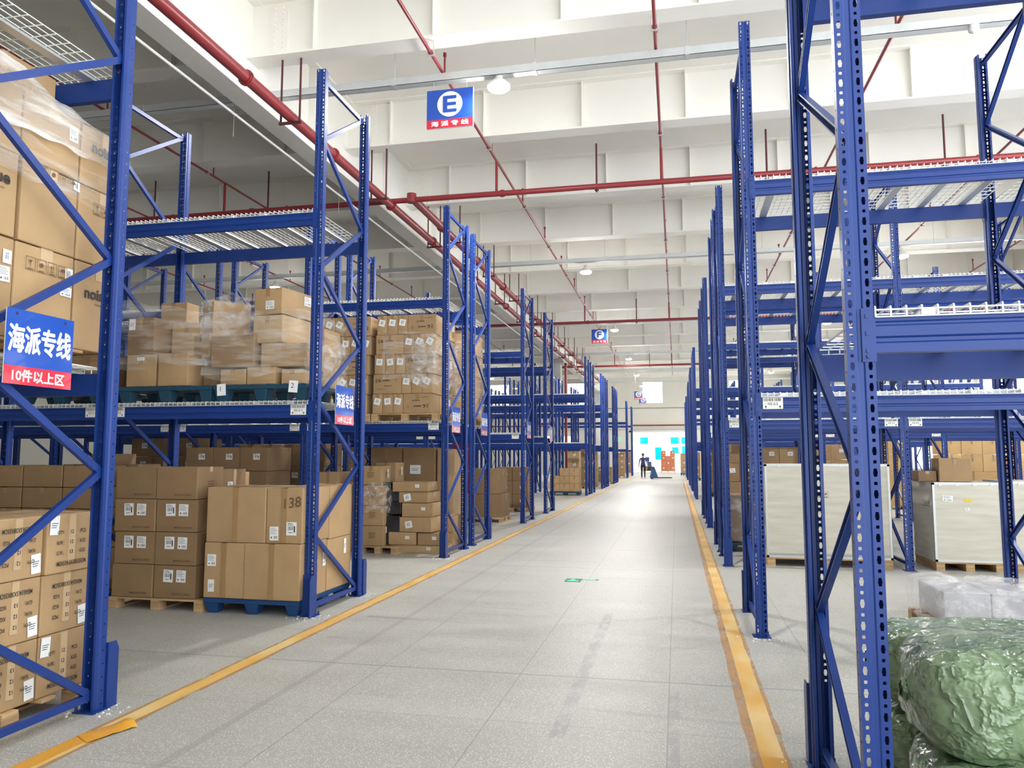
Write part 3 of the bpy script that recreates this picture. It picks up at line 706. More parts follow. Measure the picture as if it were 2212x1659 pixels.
GUARD = MB().box(-.062, -.014, 0, .062, -.008, .40).add([(.056, -.10, 0), (.062, -.10, 0), (.062, -.014, 0), (.056, -.014, 0), (.056, -.10, .35), (.062, -.10, .35), (.062, -.014, .40), (.056, -.014, .40), (.056, -.075, .40), (.062, -.075, .40)],
      [(0, 1, 2, 3), (0, 4, 5, 1), (4, 8, 9, 5), (8, 7, 6, 9), (1, 5, 9, 6, 2), (0, 3, 7, 8, 4), (2, 6, 7, 3)]).mesh('post_guard', 'blue')
BL = PITCH-.1
BP = [(0, 0), (.045, 0), (.045, -.14), (.0, -.14), (.0, -.105), (.008, -.098), (.008, -.085), (0, -.078), (0, -.04), (.006, -.034), (.006, -.026), (0, -.02)]
def beam_mesh(flip):
    pr = [((.045-a) if flip else a, b) for a, b in BP]
    mb = MB(); mb.prism(pr, (0, 0, 0), (BL, 0, 0)); return mb.mesh('beam', 'blue')
BMN, BMF = beam_mesh(False), beam_mesh(True)
CON = MB().box(-.046, -.005, -.175, .004, -.001, .03).box(0, -.005, -.175, .004, .05, .03)
for k in range(3): CON.box(-.032, -.010, -.14+.066*k, -.022, -.004, -.125+.066*k)
CON.tube((-.026, -.004, -.155), (-.026, -.014, -.155), .007, 8); CON = CON.mesh('end_connector', 'blue')
def deck_mesh(fine):
    mb = MB(); W = 1.14; r = .0028; zt = .034
    n = 21; px = W/n
    for i in range(n+1):
        x = i*px; mb.box(x-r, -.006, zt-r, x+r, DEP+.006, zt+r); mb.box(x-r, -.009, -.006, x+r, -.004, zt); mb.box(x-r, DEP+.004, -.006, x+r, DEP+.009, zt)
    for k in range(12): y = .03+k*(DEP-.06)/11; mb.box(0, y-r, zt-3*r, W, y+r, zt-r)
    for y in (-.010, DEP+.007): mb.box(0, y-.002, -.008, W, y+.003, -.003)
    return mb.mesh('wire_deck', 'wire', fixn=False)
DECK = deck_mesh(True)
CHN = MB().prism([(-.035, 0), (.035, 0), (.022, .026), (-.022, .026)], (0, .004, .001), (0, DEP-.004, .001)).mesh('support_channel', 'galv')
FRS = MB()
def far_frame():
    mb = MB()
    for y, sg in ((0, 1), (DEP, -1)):
        P = [(-.05, 0), (.05, 0), (.05, .05*sg), (.043, .085*sg), (-.043, .085*sg), (-.05, .05*sg)]
        mb.add([(a, y+b, z) for z in (0, H_UP) for a, b in P], [(i, (i+1) % 6, 6+(i+1) % 6, 6+i) for i in range(6)]+[tuple(range(6)), tuple(range(6, 12))])
    for k in range(8): mb.prism(CH, (0, .07 if k % 2 else DEP-.07, NOD[k]), (0, DEP-.07 if k % 2 else .07, NOD[k+1]))
    mb.prism(CH, (0, .07, .1), (0, DEP-.07, .1)); mb.prism(CH, (0, .07, 5.5), (0, DEP-.07, 5.5))
    return mb.mesh('upright_frame', 'blue')
FARF = far_frame()
def plate_mesh(code):
    mb = MB(); mb.box(-.085, -.003, -.05, .085, 0, .05); mt = Matrix.Rotation(PI/2, 4, 'X'); q = MB()
    bars(q, -.075, .018, .075, .046, hash(code) % 99 if False else sum(map(ord, code)), 0, 0, 22); put_text(q, code, 0, -.004, h=.024, wid=.085, bold=.005)
    for x in (-.06, .06): rect(q, x-.004, -.042, x+.004, -.030); q.add([(x-.010, -.031, 0), (x+.010, -.031, 0), (x, -.019, 0)], [(0, 1, 2)])
    mb.add([(v[0], -.0045, v[1]) for v in q.v], q.f, 1); return mb.mesh('location_label', ['plate', 'ink'], fixn=False)
def rack(side, Y0, nb, label, near=2, guards='nf', codes=None):
    s = -1 if side == 'L' else 1; X0 = XLF if side == 'L' else XRF
    t = thing('pallet_rack', label, 'rack', (X0, Y0, 0), 0, 'blue pallet racks')
    for k in range(nb+1):
        x = s*PITCH*k
        if near == 0: inst('upright_frame', FARF, t, (x, 0, 0)); continue
        u1 = inst('upright', UPH, t, (x, 0, 0)); u2 = inst('upright', UPH, t, (x, DEP, 0), PI)
        inst('foot_plate', FOOT, u1); inst('foot_plate', FOOT, u2)
        for j in range(8):
            up = (j % 2 == 0) == (side == 'L')     # left frames: from the far foot up to the near upright
            inst('brace', BRU if up else BRD, t, (x, 0, NOD[j]))
        inst('brace', BRH, t, (x, 0, .09)); inst('brace', BRH, t, (x, 0, 5.5))
    for q in guards:
        g = inst('post_guard', GUARD, t, (0, 0 if q == 'n' else DEP, 0))
        if side == 'L': g.matrix_local = Matrix.Translation((0, 0 if q == 'n' else DEP, 0)) @ (Matrix.Identity(4) if q == 'n' else Matrix.Scale(-1, 4, (0, 1, 0)))
        else: g.matrix_local = Matrix.Translation((0, 0 if q == 'n' else DEP, 0)) @ Matrix.Scale(-1, 4, (1, 0, 0)) @ (Matrix.Identity(4) if q == 'n' else Matrix.Scale(-1, 4, (0, 1, 0)))
    for k in range(nb):
        xl = (PITCH*k if s > 0 else -PITCH*(k+1))+.05
        for li, z in enumerate(LV):
            for far in (0, 1):
                b = inst('beam', BMF if far else BMN, t, (xl, DEP-.045 if far else 0, z))
                if near == 2:
                    for e in (0, 1):
                        c = inst('end_connector', CON, b)
                        mt = Matrix.Translation((BL*e, .045 if far else 0, 0))
                        if e: mt = mt @ Matrix.Scale(-1, 4, (1, 0, 0))
                        if far: mt = mt @ Matrix.Scale(-1, 4, (0, 1, 0))
                        c.matrix_local = mt
                if codes and not far and (k, li) in codes:
                    for (px, code) in codes[(k, li)]: inst('location_label', plate_mesh(code), b, (px, -.0005, -.062))
            for e in (0, 1):
                d = inst('wire_deck', DECK, t, (xl+.005+e*1.147, 0, z))
                if near:
                    for q in range(3): inst('support_channel', CHN, d, (.19+q*.38, 0, 0))
                else: pass
    return t
LBL = 'blue pallet rack left of the lane, '
RBL = 'blue pallet rack right of the lane, '
rack('L', 3.10, 1, LBL+'nearest one, holding shrink wrapped cartons', 2, 'f', {(0, 0): [(2.2, 'E1-2-1')]})
rack('L', 7.12, 4, LBL+'second one, with cartons on blue plastic pallets', 2, 'nf', {(0, 0): [(2.19, 'E2-2-1'), (.10, 'E2-2-2')], (1, 0): [(2.19, 'E2-2-3'), (.1, 'E2-2-4')], (2, 0): [(2.19, 'E2-2-5')]})
rack('L', 11.60, 5, LBL+'third one, with a tall stickered load', 2, 'n', {(0, 0): [(2.17, 'E3-1-1'), (.1, 'E3-1-2')], (1, 0): [(2.19, 'E3-1-3'), (.1, 'E3-1-4')], (2, 0): [(2.19, 'E3-1-5')]})
rack('L', 13.24, 5, LBL+'fourth one, back to back with the third', 1, 'f', {(0, 0): [(2.17, 'E4-1-1'), (.1, 'E4-1-2')], (1, 0): [(2.19, 'E4-1-3')]})
rack('L', 17.90, 5, LBL+'fifth one, with large plain cartons on the floor', 1, 'n', {(0, 0): [(2.17, 'F1-1-1'), (.1, 'F1-1-2')], (1, 0): [(2.19, 'F1-1-3')]})
rack('L', 21.10, 6, LBL+'sixth one, before the wide gap', 1, 'f')
RA = ['seventh', 'eighth', 'ninth', 'tenth', 'eleventh', 'twelfth', 'thirteenth', 'fourteenth']
for i, y in enumerate((30.9, 32.75, 37.5, 39.7, 44.5, 46.5, 56.6, 63.0)): rack('L', y, 7 if y < 50 else 3, LBL+RA[i]+' from the camera', 0, '')
rack('R', 3.10, 1, RBL+'nearest one, with green bales below', 2, 'f', {(0, 0): []})
rack('R', 7.12, 4, RBL+'second one, standing empty', 2, 'f', {(0, 0): [(.10, 'H2-2-5'), (2.19, 'H2-2-4')]})
rack('R', 11.58, 4, RBL+'third one, with pale plywood crates below', 2, 'n', {(0, 0): [(.10, 'H3-2-1'), (2.19, 'H3-1-5')], (1, 0): [(.10, 'H3-2-4'), (2.19, 'H3-1-3')]})
rack('R', 13.24, 4, RBL+'fourth one, back to back with the third', 1, 'f', {(0, 0): [(1.6, 'H4-1-5')], (1, 0): [(.10, 'H4-1-4'), (2.19, 'H4-1-3')]})
rack('R', 17.66, 4, RBL+'fifth one from the camera', 1, 'n', {(0, 0): [(.1, 'J1-1-5'), (2.19, 'J1-1-4')], (1, 0): [(.10, 'J1-1-3'), (2.19, 'J1-1-2')]})
rack('R', 20.3, 4, RBL+'sixth one from the camera', 1, 'f')
for i, y in enumerate((29.1, 31.0, 35.8, 37.7, 42.6, 44.5, 53.0, 59.0)): rack('R', y, 4, RBL+RA[i]+' from the camera', 0, '')
# zone signs on the left frames
def zone_sign(y, z, label, tilt=0.):
    t = thing('zone_sign', label, 'sign', (XLF+.07, y, z), 0, 'zone signs on the left frames')
    W, Hh = .47, .41
    R = Matrix.Rotation(PI/2, 4, 'Z') @ Matrix.Rotation(tilt, 4, 'X') @ Matrix.Rotation(PI/2, 4, 'X')
    def pt(nm, mb, mt, off): q = inst(nm, mb.mesh(nm, mt, fixn=False), t); q.matrix_local = R @ Matrix.Translation((0, 0, off))
    b = MB(); b.box(-W/2, -Hh/2, -.004, W/2, Hh/2, 0); pt('board', b, 'swhite', 0)
    pt('blue_panel', rect(MB(), -W/2, -Hh/2+.10, W/2, Hh/2), 'sblue', .001); pt('red_band', rect(MB(), -W/2, -Hh/2, W/2, -Hh/2+.10), 'sred', .001)
    pt('lettering', heavy('海派专线', 0, .045, .15, .43, .0045), 'swhite', .002)
    pt('lettering', heavy('10件以上区', 0, -Hh/2+.05, .065, .36, .0022), 'swhite', .002)
    for q in (-.17, .17): pt('grommet', MB().disc(q, Hh/2-.025, .008), 'dark', .003)
for y, z, nm in ((3.64, 2.155, 'nearest and largest one'), (7.72, 2.105, 'second one from the camera'), (12.02, 2.15, 'third one from the camera'), (13.9, 2.15, 'fourth one from the camera'), (18.35, 2.2, 'fifth one from the camera'), (21.7, 2.2, 'sixth one, smallest')):
    zone_sign(y, z, 'blue and red zone sign on a left rack frame, '+nm)
# ------------------------------------------------------------------ floor markings
def strip(name, x, y0, y1, hw, z, mt, label, seed, jit=.008):
    mb = MB(); n = int((y1-y0)/.12)
    for k in range(n+1):
        y = y0+(y1-y0)*k/n; a = jit*noise.noise((y*2.1, seed, 0)); b = jit*noise.noise((y*2.6, seed+7, 0))
        mb.v += [(x-hw+a, y, z), (x+hw+b, y, z)]
    for k in range(n): mb.f.append([2*k, 2*k+1, 2*k+3, 2*k+2]); mb.mi.append(0); mb.sm.append(False)
    o = inst(name, mb.mesh(name, mt, fixn=False)); tag(o, label, 'floor tape'); return o
strip('floor_marking_tape', -3.23, 1.5, 60, .055, .0022, 'ytape', 'worn yellow floor tape along the left racks', 1)
strip('floor_marking_tape', .455, 1.5, 50, .058, .0022, 'ytape', 'worn yellow floor tape along the right racks', 4)
strip('tape_residue', -3.23, 1.5, 60, .085, .0012, 'glue', 'brown glue edges under the left yellow tape', 2, .014)
strip('tape_residue', .44, 1.5, 50, .10, .0012, 'glue', 'brown glue edges under the right yellow tape', 5, .014)
strip('floor_tape_patch', -3.26, 1.5, 3.95, .05, .003, 'otape', 'fresh deep yellow tape at the start of the left line', 8)
strip('floor_tape_patch', .46, 1.5, 4.35, .06, .003, 'otape', 'fresh deep yellow tape at the start of the right line', 9)
mb = MB()
for k in range(9):
    for j in range(4):
        u, v = k/8, j/3; z = .006+.035*u*math.sin(PI*v)*(.6+.4*math.sin(u*9))+.02*abs(noise.noise((u*3, v*3, 1)))
        mb.v.append((-3.25+.13*v+.1*u-.06, 3.86+.28*u-.08*v, z))
for k in range(8):
    for j in range(3): mb.f.append([k*4+j, k*4+j+1, k*4+j+5, k*4+j+4]); mb.mi.append(0); mb.sm.append(True)
o = inst('loose_tape_end', mb.mesh('loose_tape_end', 'otape', fixn=False)); tag(o, 'curled loose end of orange tape on the left yellow line', 'floor tape')
o = thing('floor_exit_sticker', 'dark green floor sticker with glowing arrow in the lane', 'floor sign', (-1.26, 9.85, 0))
inst('sticker_base', MB().box(-.15, -.12, 0, .05, .14, .002).box(.05, .06, 0, .26, .14, .002).mesh('sticker_base', 'greenbox'), o)
inst('arrow', MB().add([(-.12, -.05, .0025), (.02, -.05, .0025), (.02, -.02, .0025), (-.12, -.02, .0025), (.06, .085, .0025), (.22, .085, .0025), (.22, .115, .0025), (.06, .115, .0025), (-.1, .02, .0025), (-.02, .02, .0025), (-.06, .1, .0025)], [(0, 1, 2, 3), (4, 5, 6, 7), (8, 9, 10)]).mesh('arrow', 'exitg', fixn=False), o)
rr = random.Random(4); mb = MB()
for (cx, cy) in ((XLF, 4.3), (XLF, 7.1), (XLF, 8.35), (XRF, 4.35), (XLF, 11.55), (XRF, 7.1)):
    for k in range(60):
        a = rr.random()*2*PI; r_ = .05+.16*rr.random()**1.5; sz = .003+.007*rr.random()**2; x, y = cx+r_*math.cos(a), cy+r_*math.sin(a)
        mb.add([(x-sz, y-sz*.7, 0), (x+sz, y-sz, 0), (x+sz*.8, y+sz, 0), (x-sz, y+sz*.6, 0), (x, y, sz*1.2)], [(0, 1, 4), (1, 2, 4), (2, 3, 4), (3, 0, 4)])
o = inst('concrete_crumbs', mb.mesh('concrete_crumbs', 'plate')); tag(o, 'pale concrete crumbs scattered round the rack feet', 'debris', kind='stuff')
# ------------------------------------------------------------------ loads, left side
ROWN = ['bottom', 'second', 'third', 'top', 'fifth']
rd = random.Random(11)
Z1 = LV[0]+.037
# nearest rack, on the floor: cartons printed MEAS on a pallet (faces toward the lane carry the print)
wood_pallet(-4.36, 3.22, 0, .64, 1.2, 'dark wooden pallet under the nearest floor load of printed cartons')
rows = ['bottom row', 'middle row', 'top row']
cols = [(3.26, .37), (3.645, .375), (4.03, .38)]; cn = ['left end', 'middle', 'end beside the blue post']
for r in range(3):
    for c, (yy, dd) in enumerate(cols):
        flip = (r, c) in ((1, 2), (1, 1), (0, 1), (2, 1), (1, 0), (0, 0), (2, 0))
        carton(-4.30+(.0 if (r, c) != (2, 2) else .02), yy, .118+.363*r, .545, dd, .36, 'printed export carton in the nearest floor load, %s, %s' % (rows[r], cn[c]), group='export cartons of the nearest floor load', tape='x', tmt='ctape', drop=.3, bulge=.005,
               pr=[('R', .5, .48, 180 if flip else 0, PR_MEAS)], st=[('R', .86 if flip else .12, .22 if flip else .82, .07, .115, 4 if flip else -3, 'text')])
# nearest rack, first level: branded cartons on a wooden pallet, wrapped
wood_pallet(-4.95, 3.25, Z1, 1.2, 1.3, 'wooden pallet on the first level of the nearest left rack')
zb = Z1+.118
L = [(zb, .575), (zb+.578, .50), (zb+1.08, .40)]
yc_ = [(3.23, .44), (3.69, .435), (4.14, .43)]
for r, (z, h) in enumerate(L):
    for c, (yy, dd) in enumerate(yc_):
        pr = []; st = []
        if (r, c) in ((0, 2), (2, 2), (1, 0)): pr = [('R', .52, .62, 0, PR_BRAND)]+([('R', .6, .16, 0, PR_BRANDS)] if c == 2 else [])
        if (r, c) == (1, 2): pr = [('R', .62, .74, 0, PR_ICON)]
        if (r, c) == (0, 1): pr = [('R', .5, .80, 0, PR_ICON)]; st = [('R', .90, .80, .06, .075, 0, 'code'), ('R', .86, .60, .09, .06, 0, 'form')]
        if (r, c) == (0, 0): st = [('R', .88, .80, .06, .08, 0, 'code'), ('R', .85, .62, .075, .09, 3, 'form')]
        if (r, c) == (2, 1): st = [('R', .85, .72, .07, .10, 3, 'form')]
        if (r, c) == (1, 1): pr = [('R', .6, .93, 0, PR_ICON)]; st = [('R', .95, .93, .05, .06, 0, 'code')]
        carton(-4.35, yy, z, .61, dd, h-.004, 'kraft carton in the shrink wrapped load, %s row, %s' % (['bottom', 'middle', 'upper'][r], ['left end', 'middle', 'beside the blue post'][c]), group='branded cartons on the nearest rack', tape='x', tmt='ctape', drop=.1, tw=.09, bulge=.008, pr=pr, st=st, rz=(-.02, .015, .0)[c]*(1 if r % 2 else -1))
for c, (yy, dd) in enumerate(yc_[:2]):
    carton(-4.55, yy+.02, zb+1.482, .6, dd-.02, .30, 'kraft carton lying on top of the shrink wrapped load, %s' % ('nearer the camera', 'farther from the camera')[c], group='branded cartons on the nearest rack', tmt='ctape')
film(-5.0, 3.22, zb+1.22, -3.725, 4.52, zb+1.53, 'glossy crumpled stretch film over the top of the nearest load', 'R', 3, .028, slope=-.22, top=.35, mt='filmd')
film(-5.0, 3.22, zb+.95, -3.725, 4.52, zb+1.2, 'stretch film band round the middle of the nearest load', 'R', 8, .016, slope=-.12, rag=.05, mt='film')
# second rack, second bay: low flat cartons behind the nearest load
wood_pallet(-7.4, 7.2, 0, 1.25, 1.0, 'wooden pallet under the long flat cartons of the second rack')
for r, (z, h) in enumerate(((.118, .44), (.56, .44), (1.003, .225), (1.23, .235))):
    for c, (x, wd) in enumerate(((-7.42, .42), (-6.99, .50), (-6.48, .38))):
        carton(x, 7.16, z, wd-.006, .5, h-.003, 'plain long carton behind the nearest load, %s layer, %s' % (['bottom', 'second', 'third', 'top'][r], ['left', 'middle', 'right'][c]), group='plain long cartons of the second rack', mt='cardb', bulge=.003)
for k, (x, y, wd, h) in enumerate(((-7.0, 7.72, .34, .17), (-6.62, 7.72, .28, .16), (-6.32, 7.75, .3, .17))):
    carton(x, y, 1.003 if False else .12, wd, .4, 1.35+.12*(k % 2), 'tall brown carton standing behind the long flat cartons, %s' % ['left', 'middle', 'right'][k], mt='cardb', st=[('F', .3, .93, .06, .07, 2, 'ship')])
plastic_pallet(-7.2, 7.2, Z1, 1.1, 1.0, 'teal plastic pallet in the second bay of the second rack', 'teal')
carton(-7.1, 7.25, Z1+.157, .92, .7, .42, 'long brown carton on the teal pallet behind the nearest zone sign', mt='cardb', drop=.15)
# second rack, first bay, floor left: MADE IN CHINA cartons
wood_pallet(-5.79, 7.09, 0, 1.09, 1.12, 'weathered wooden pallet under the stack of eight labelled cartons')
for r in range(4):
    for c, x in enumerate((-5.77, -5.285)):
        st = [] if (r == 3 or (r == 0 and c == 0)) else [('F', .36, .68, .11, .125, 2*(r-1), 'ship'), ('F', .67, .68, .108, .12, -1, 'form')]
        carton(x+.008*(r == 1)-.006*(r == 3), 7.1+.01*((r+c) % 2), .118+.334*r, .478, .46, .331, 'brown carton printed at the foot, %s row of the stack on the weathered pallet, %s' % (ROWN[r], ('left', 'right')[c]), group='eight labelled cartons', mt='cardb', tape='x', tmt='ctape', tw=.05, drop=.05,
               pr=[('F', .68, .14, 0, PR_MADE)]+([('R', .5, .4, 0, PR_LINES)] if c else []), st=st)
carton(-5.30, 7.575, .118, .47, .46, 1.30, 'tall brown carton behind the stack of eight labelled cartons', mt='cardb', tape='x', tmt='ctape', st=[('R', .3, .85, .10, .12, 0, 'ship'), ('R', .3, .6, .10, .12, 0, 'ship')])
carton(-5.19, 8.06, .0, .24, .25, 1.38, 'slim kraft carton behind the labelled stack', pr=[('F', .5, .93, 90, PR_LINES)])
# second rack, first bay, floor right: four big cartons on a blue plastic pallet
plastic_pallet(-4.67, 7.06, 0, 1.04, 1.2, 'blue plastic pallet under the big plain cartons', 'plblue')
zz = .155
BIG = [(-4.67, 7.05, zz, .445, .58, .545, 'bottom left big carton facing the cross aisle', [('F', .2, .68, .095, .115, 0, 'form'), ('F', .2, .22, .07, .12, 1, 'text')], []),
       (-4.222, 7.04, zz, .603, .58, .545, 'bottom right big carton facing the cross aisle', [('R', .52, .74, .10, .18, 4, 'text'), ('R', .88, .66, .07, .17, 0, 'ship')], []),
       (-4.66, 7.05, zz+.548, .65, .60, .55, 'top left big carton with a long tape seam', [], []),
       (-4.005, 7.06, zz+.548, .388, .60, .545, 'top right big carton with 138 written on it', [('F', .24, .18, .095, .135, 1, 'form'), ('F', .72, .27, .11, .13, 0, 'ship')], [('F', .74, .74, 8, PR_138)]),
       (-4.222, 7.64, zz, .603, .60, .53, 'bottom big carton at the far end of the blue pallet', [('R', .7, .8, .06, .16, 0, 'text')], []),
       (-4.03, 7.68, zz+.533, .41, .60, .56, 'top big carton at the far end of the blue pallet', [], []),
       (-4.66, 7.66, zz, .43, .58, .53, 'bottom big carton hidden at the inner corner of the blue pallet', [], []),
       (-4.66, 7.68, zz+.533, .62, .58, .54, 'top big carton at the inner corner of the blue pallet', [], [])]
for x, y, z, a, b, c, lb, st, pr in BIG:
    carton(x, y, z, a, b, c, lb, group='big plain cartons on the blue pallet', tape='y', tmt='tape', tw=.055, drop=c*.98, bulge=.008, st=st, pr=pr)
# second rack, first bay, first level: untidy wrapped piles
plastic_pallet(-5.84, 7.14, Z1, 1.12, 1.05, 'dark teal plastic pallet under the left untidy pile', 'teal', h=.17)
plastic_pallet(-4.70, 7.14, Z1, 1.06, 1.05, 'blue teal plastic pallet under the right untidy pile', 'teal', h=.17)
for k, (x, z, t_) in enumerate(((-4.60, Z1+.03, '1'), (-3.79, Z1+.05, '2'))):
    o = inst('paper_note', sticker_mesh(.10, .12, 'blank'), None); o.matrix_world = Matrix.Translation((x, 7.132, z+.09)) @ Matrix.Rotation((-.06, .08)[k], 4, 'Y') @ Matrix.Rotation(PI/2, 4, 'X')
    tag(o, 'small white note with %s written on it, stuck on the pallet edge' % ('one stroke', 'a handwritten two')[k], 'note'); inst('handwriting', put_text(MB(), t_, -.01, .01, h=.05).mesh('handwriting', 'ink', fixn=False), o, (0, 0, .0015))
zq = Z1+.176
PILE = [(-6.30, 7.3, zq, .23, .5, .36, 0, 'dark carton at the left end of the untidy pile, half hidden by the blue post', 'cardb', [('F', .7, .4, .09, .10, 0, 'text')]),
        (-5.775, 7.18, zq, .36, .5, .345, .0, 'square carton at the bottom of the untidy pile, left', 'card', [('F', .5, .86, .09, .035, 0, 'text')]),
        (-5.385, 7.17, zq, .36, .44, .35, .0, 'square carton at the bottom of the untidy pile, middle', 'card', []),
        (-4.96, 7.35, zq, .22, .5, .30, 0, 'narrow carton at the bottom of the untidy pile beside the note', 'cardb', []),
        (-5.79, 7.20, zq+.35, .34, .62, .40, -.05, 'tall grey brown carton in the untidy pile with a green label', 'cardb', [('F', .2, .82, .08, .12, 0, 'text')]),
        (-5.42, 7.42, zq+.356, .36, .42, .36, .04, 'carton wedged in the middle of the untidy pile', 'card', []),
        (-5.08, 7.32, zq+.31, .34, .36, .26, -.5, 'tilted carton with a torn white label in the untidy pile', 'card', [('R', .4, .5, .13, .16, 20, 'form')]),
        (-5.12, 7.42, zq+.52, .42, .42, .42, -.62, 'big carton standing askew on top of the untidy pile', 'card', [('L', .3, .8, .1, .1, 0, 'form'), ('F', .22, .82, .12, .10, 0, 'form')]),
        (-4.66, 7.2, zq, .29, .4, .165, 0, 'small carton in the bottom row of the right pile, left', 'card', []),
        (-4.355, 7.2, zq, .32, .4, .18, 0, 'small carton in the bottom row of the right pile, middle', 'card', []),
        (-3.98, 7.22, zq, .24, .4, .15, .05, 'small carton in the bottom row of the right pile, right', 'cardl', []),
        (-4.78, 7.2, zq+.185, .50, .45, .34, 0, 'wide plain carton in the middle of the right pile', 'cardb', []),
        (-4.25, 7.26, zq+.185, .5, .5, .25, .1, 'wrapped carton in the middle of the right pile', 'card', []),
        (-4.30, 7.24, zq+.44, .36, .62, .29, -.12, 'pale wrapped carton in the upper right pile', 'cardl', []),
        (-4.3, 7.25, zq+.74, .36, .55, .28, -.18, 'carton with two labels on top of the right pile', 'card', [('F', .6, .35, .11, .09, 0, 'form'), ('R', .75, .7, .12, .10, 0, 'form')]),
        (-4.66, 7.75, zq, .9, .4, .66, 0, 'brown carton at the back of the right pile', 'card', []),
        (-5.88, 7.92, zq, .36, .3, .70, 0, 'brown carton at the back left corner under the tall carton', 'card', [])]
for x, y, z, a, b, c, rz, lb, mt, st in PILE: carton(x, y, z, a, b, c, lb, rz, 'cartons of the two untidy piles', mt, tmt='tape', drop=c*.35, bulge=.012, st=st)
carton(-5.88, 7.84, zq+.705, .34, .40, .34, 'branded kraft carton at the back left of the untidy pile', group='cartons of the two untidy piles', pr=[('F', .6, .8, 0, PR_BRANDS)])
film(-5.84, 7.13, zq+.20, -4.86, 8.1, zq+.78, 'stretch film sagging across the left untidy pile', 'FR', 12, .03, slope=-.25, rag=.10)
film(-5.02, 7.38, zq+.50, -4.46, 8.0, zq+.98, 'crumpled stretch film hanging on the tall askew carton', 'FR', 21, .03, mt='filmc', rag=.12)
film(-4.82, 7.12, zq+.06, -3.70, 8.1, zq+.74, 'stretch film wrapped round the right untidy pile', 'FR', 15, .025, rag=.08, top=.2)
film(-4.35, 7.16, zq-.02, -3.70, 8.15, zq+.45, 'crumpled film end hanging out of the right untidy pile', 'R', 25, .05, mt='filmc', rag=.10)
# third rack, first level: small stickered cartons
wood_pallet(-4.80, 11.62, Z1, 1.12, 1.1, 'wooden pallet under the tall load of stickered cartons')
wood_pallet(-5.90, 11.62, Z1, 1.08, 1.1, 'wooden pallet under the left load of stickered cartons')
def sun_load(x0, y0, z0, nm, skip=()):
    pat = ['sssw', 'wsss', 'sssw', 'wsss', 'sssw']
    for r, pt in enumerate(pat):
        x = x0+(.0, .01, .03, .05, .06)[r]; ns = 0
        for c, ch in enumerate(pt):
            wd = .175 if ch == 's' else .475
            pos = ('first', 'second', 'third')[ns] if ch == 's' else ('wide one at the left', 'wide one at the right')[c > 0]
            lb = ('small carton with white code label, %s small one, %s row of the %s' % (pos, ('bottom', 'second', 'third', 'fourth', 'top')[r], nm) if ch == 's' else 'wide printed carton in the %s row of the %s' % (('bottom', 'second', 'third', 'fourth', 'top')[r], nm))
            if ch == 's': ns += 1; st = [('F', .5, .62, .105, .105, rd.uniform(-32, 8), 'code')]; pr = []
            else: st = []; pr = [('F', .5, .52, 180 if r in (0, 1, 3, 4) and (r, c) != (1, 0) and c else 0, PR_SUN)]
            carton(x+.002, y0+rd.uniform(0, .02), z0+.319*r, wd-.004, .44, .315, lb, group='stickered cartons of the '+nm, tape='y', tmt='tape', drop=.10, tw=.05, st=st, pr=pr, bulge=.004)
            x += wd
        for q in range(2 if nm == 'tall load' else 0):
            carton(x0+1.0-.45+(.0, .01, .03, .05, .06)[r], y0+.465+.33*q, z0+.319*r, .45, .32, .315, 'printed carton at the side of the %s, %s row, %s' % (nm, ('bottom', 'second', 'third', 'fourth', 'top')[r], ('nearer', 'farther')[q]), group='stickered cartons of the '+nm, tape='x', st=[('R', .5, .7, .10, .10, 10*q-8, 'code')] if (r+q) % 2 else [], pr=[('R', .5, .35, 0, PR_LINES)])
sun_load(-4.79, 11.63, Z1+.118, 'tall load')
sun_load(-5.89, 11.64, Z1+.118, 'left load')
film(-4.60, 11.60, Z1+.62, -3.715, 12.72, Z1+1.40, 'stretch film round the upper right of the tall load of stickered cartons', 'FR', 31, .025, slope=-.15, rag=.10)
film(-4.10, 11.59, Z1+.55, -3.69, 12.74, Z1+1.30, 'crumpled film at the right corner of the tall load of stickered cartons', 'FR', 35, .04, mt='filmc', rag=.12)
# fourth rack, first level: tall wrapped stack
wood_pallet(-4.75, 13.3, Z1, 1.1, 1.1, 'wooden pallet under the tall wrapped stack of the fourth rack')
for r in range(4):
    for c in range(2): carton(-4.2, 13.3+.55*c, Z1+.118+.40*r, .55, .54, .395, 'kraft carton of the tall wrapped stack in the fourth rack, %s row, %s' % (ROWN[r], ('near end', 'far end')[c]), group='cartons of the tall wrapped stack', tape='x', st=[('R', .5, .5, .12, .12, 5, 'form')] if r == 0 else [])
film(-4.2, 13.28, Z1+.15, -3.642, 14.42, Z1+1.55, 'stretch film round the tall wrapped stack of the fourth rack', 'FR', 41, .025, rag=.06)
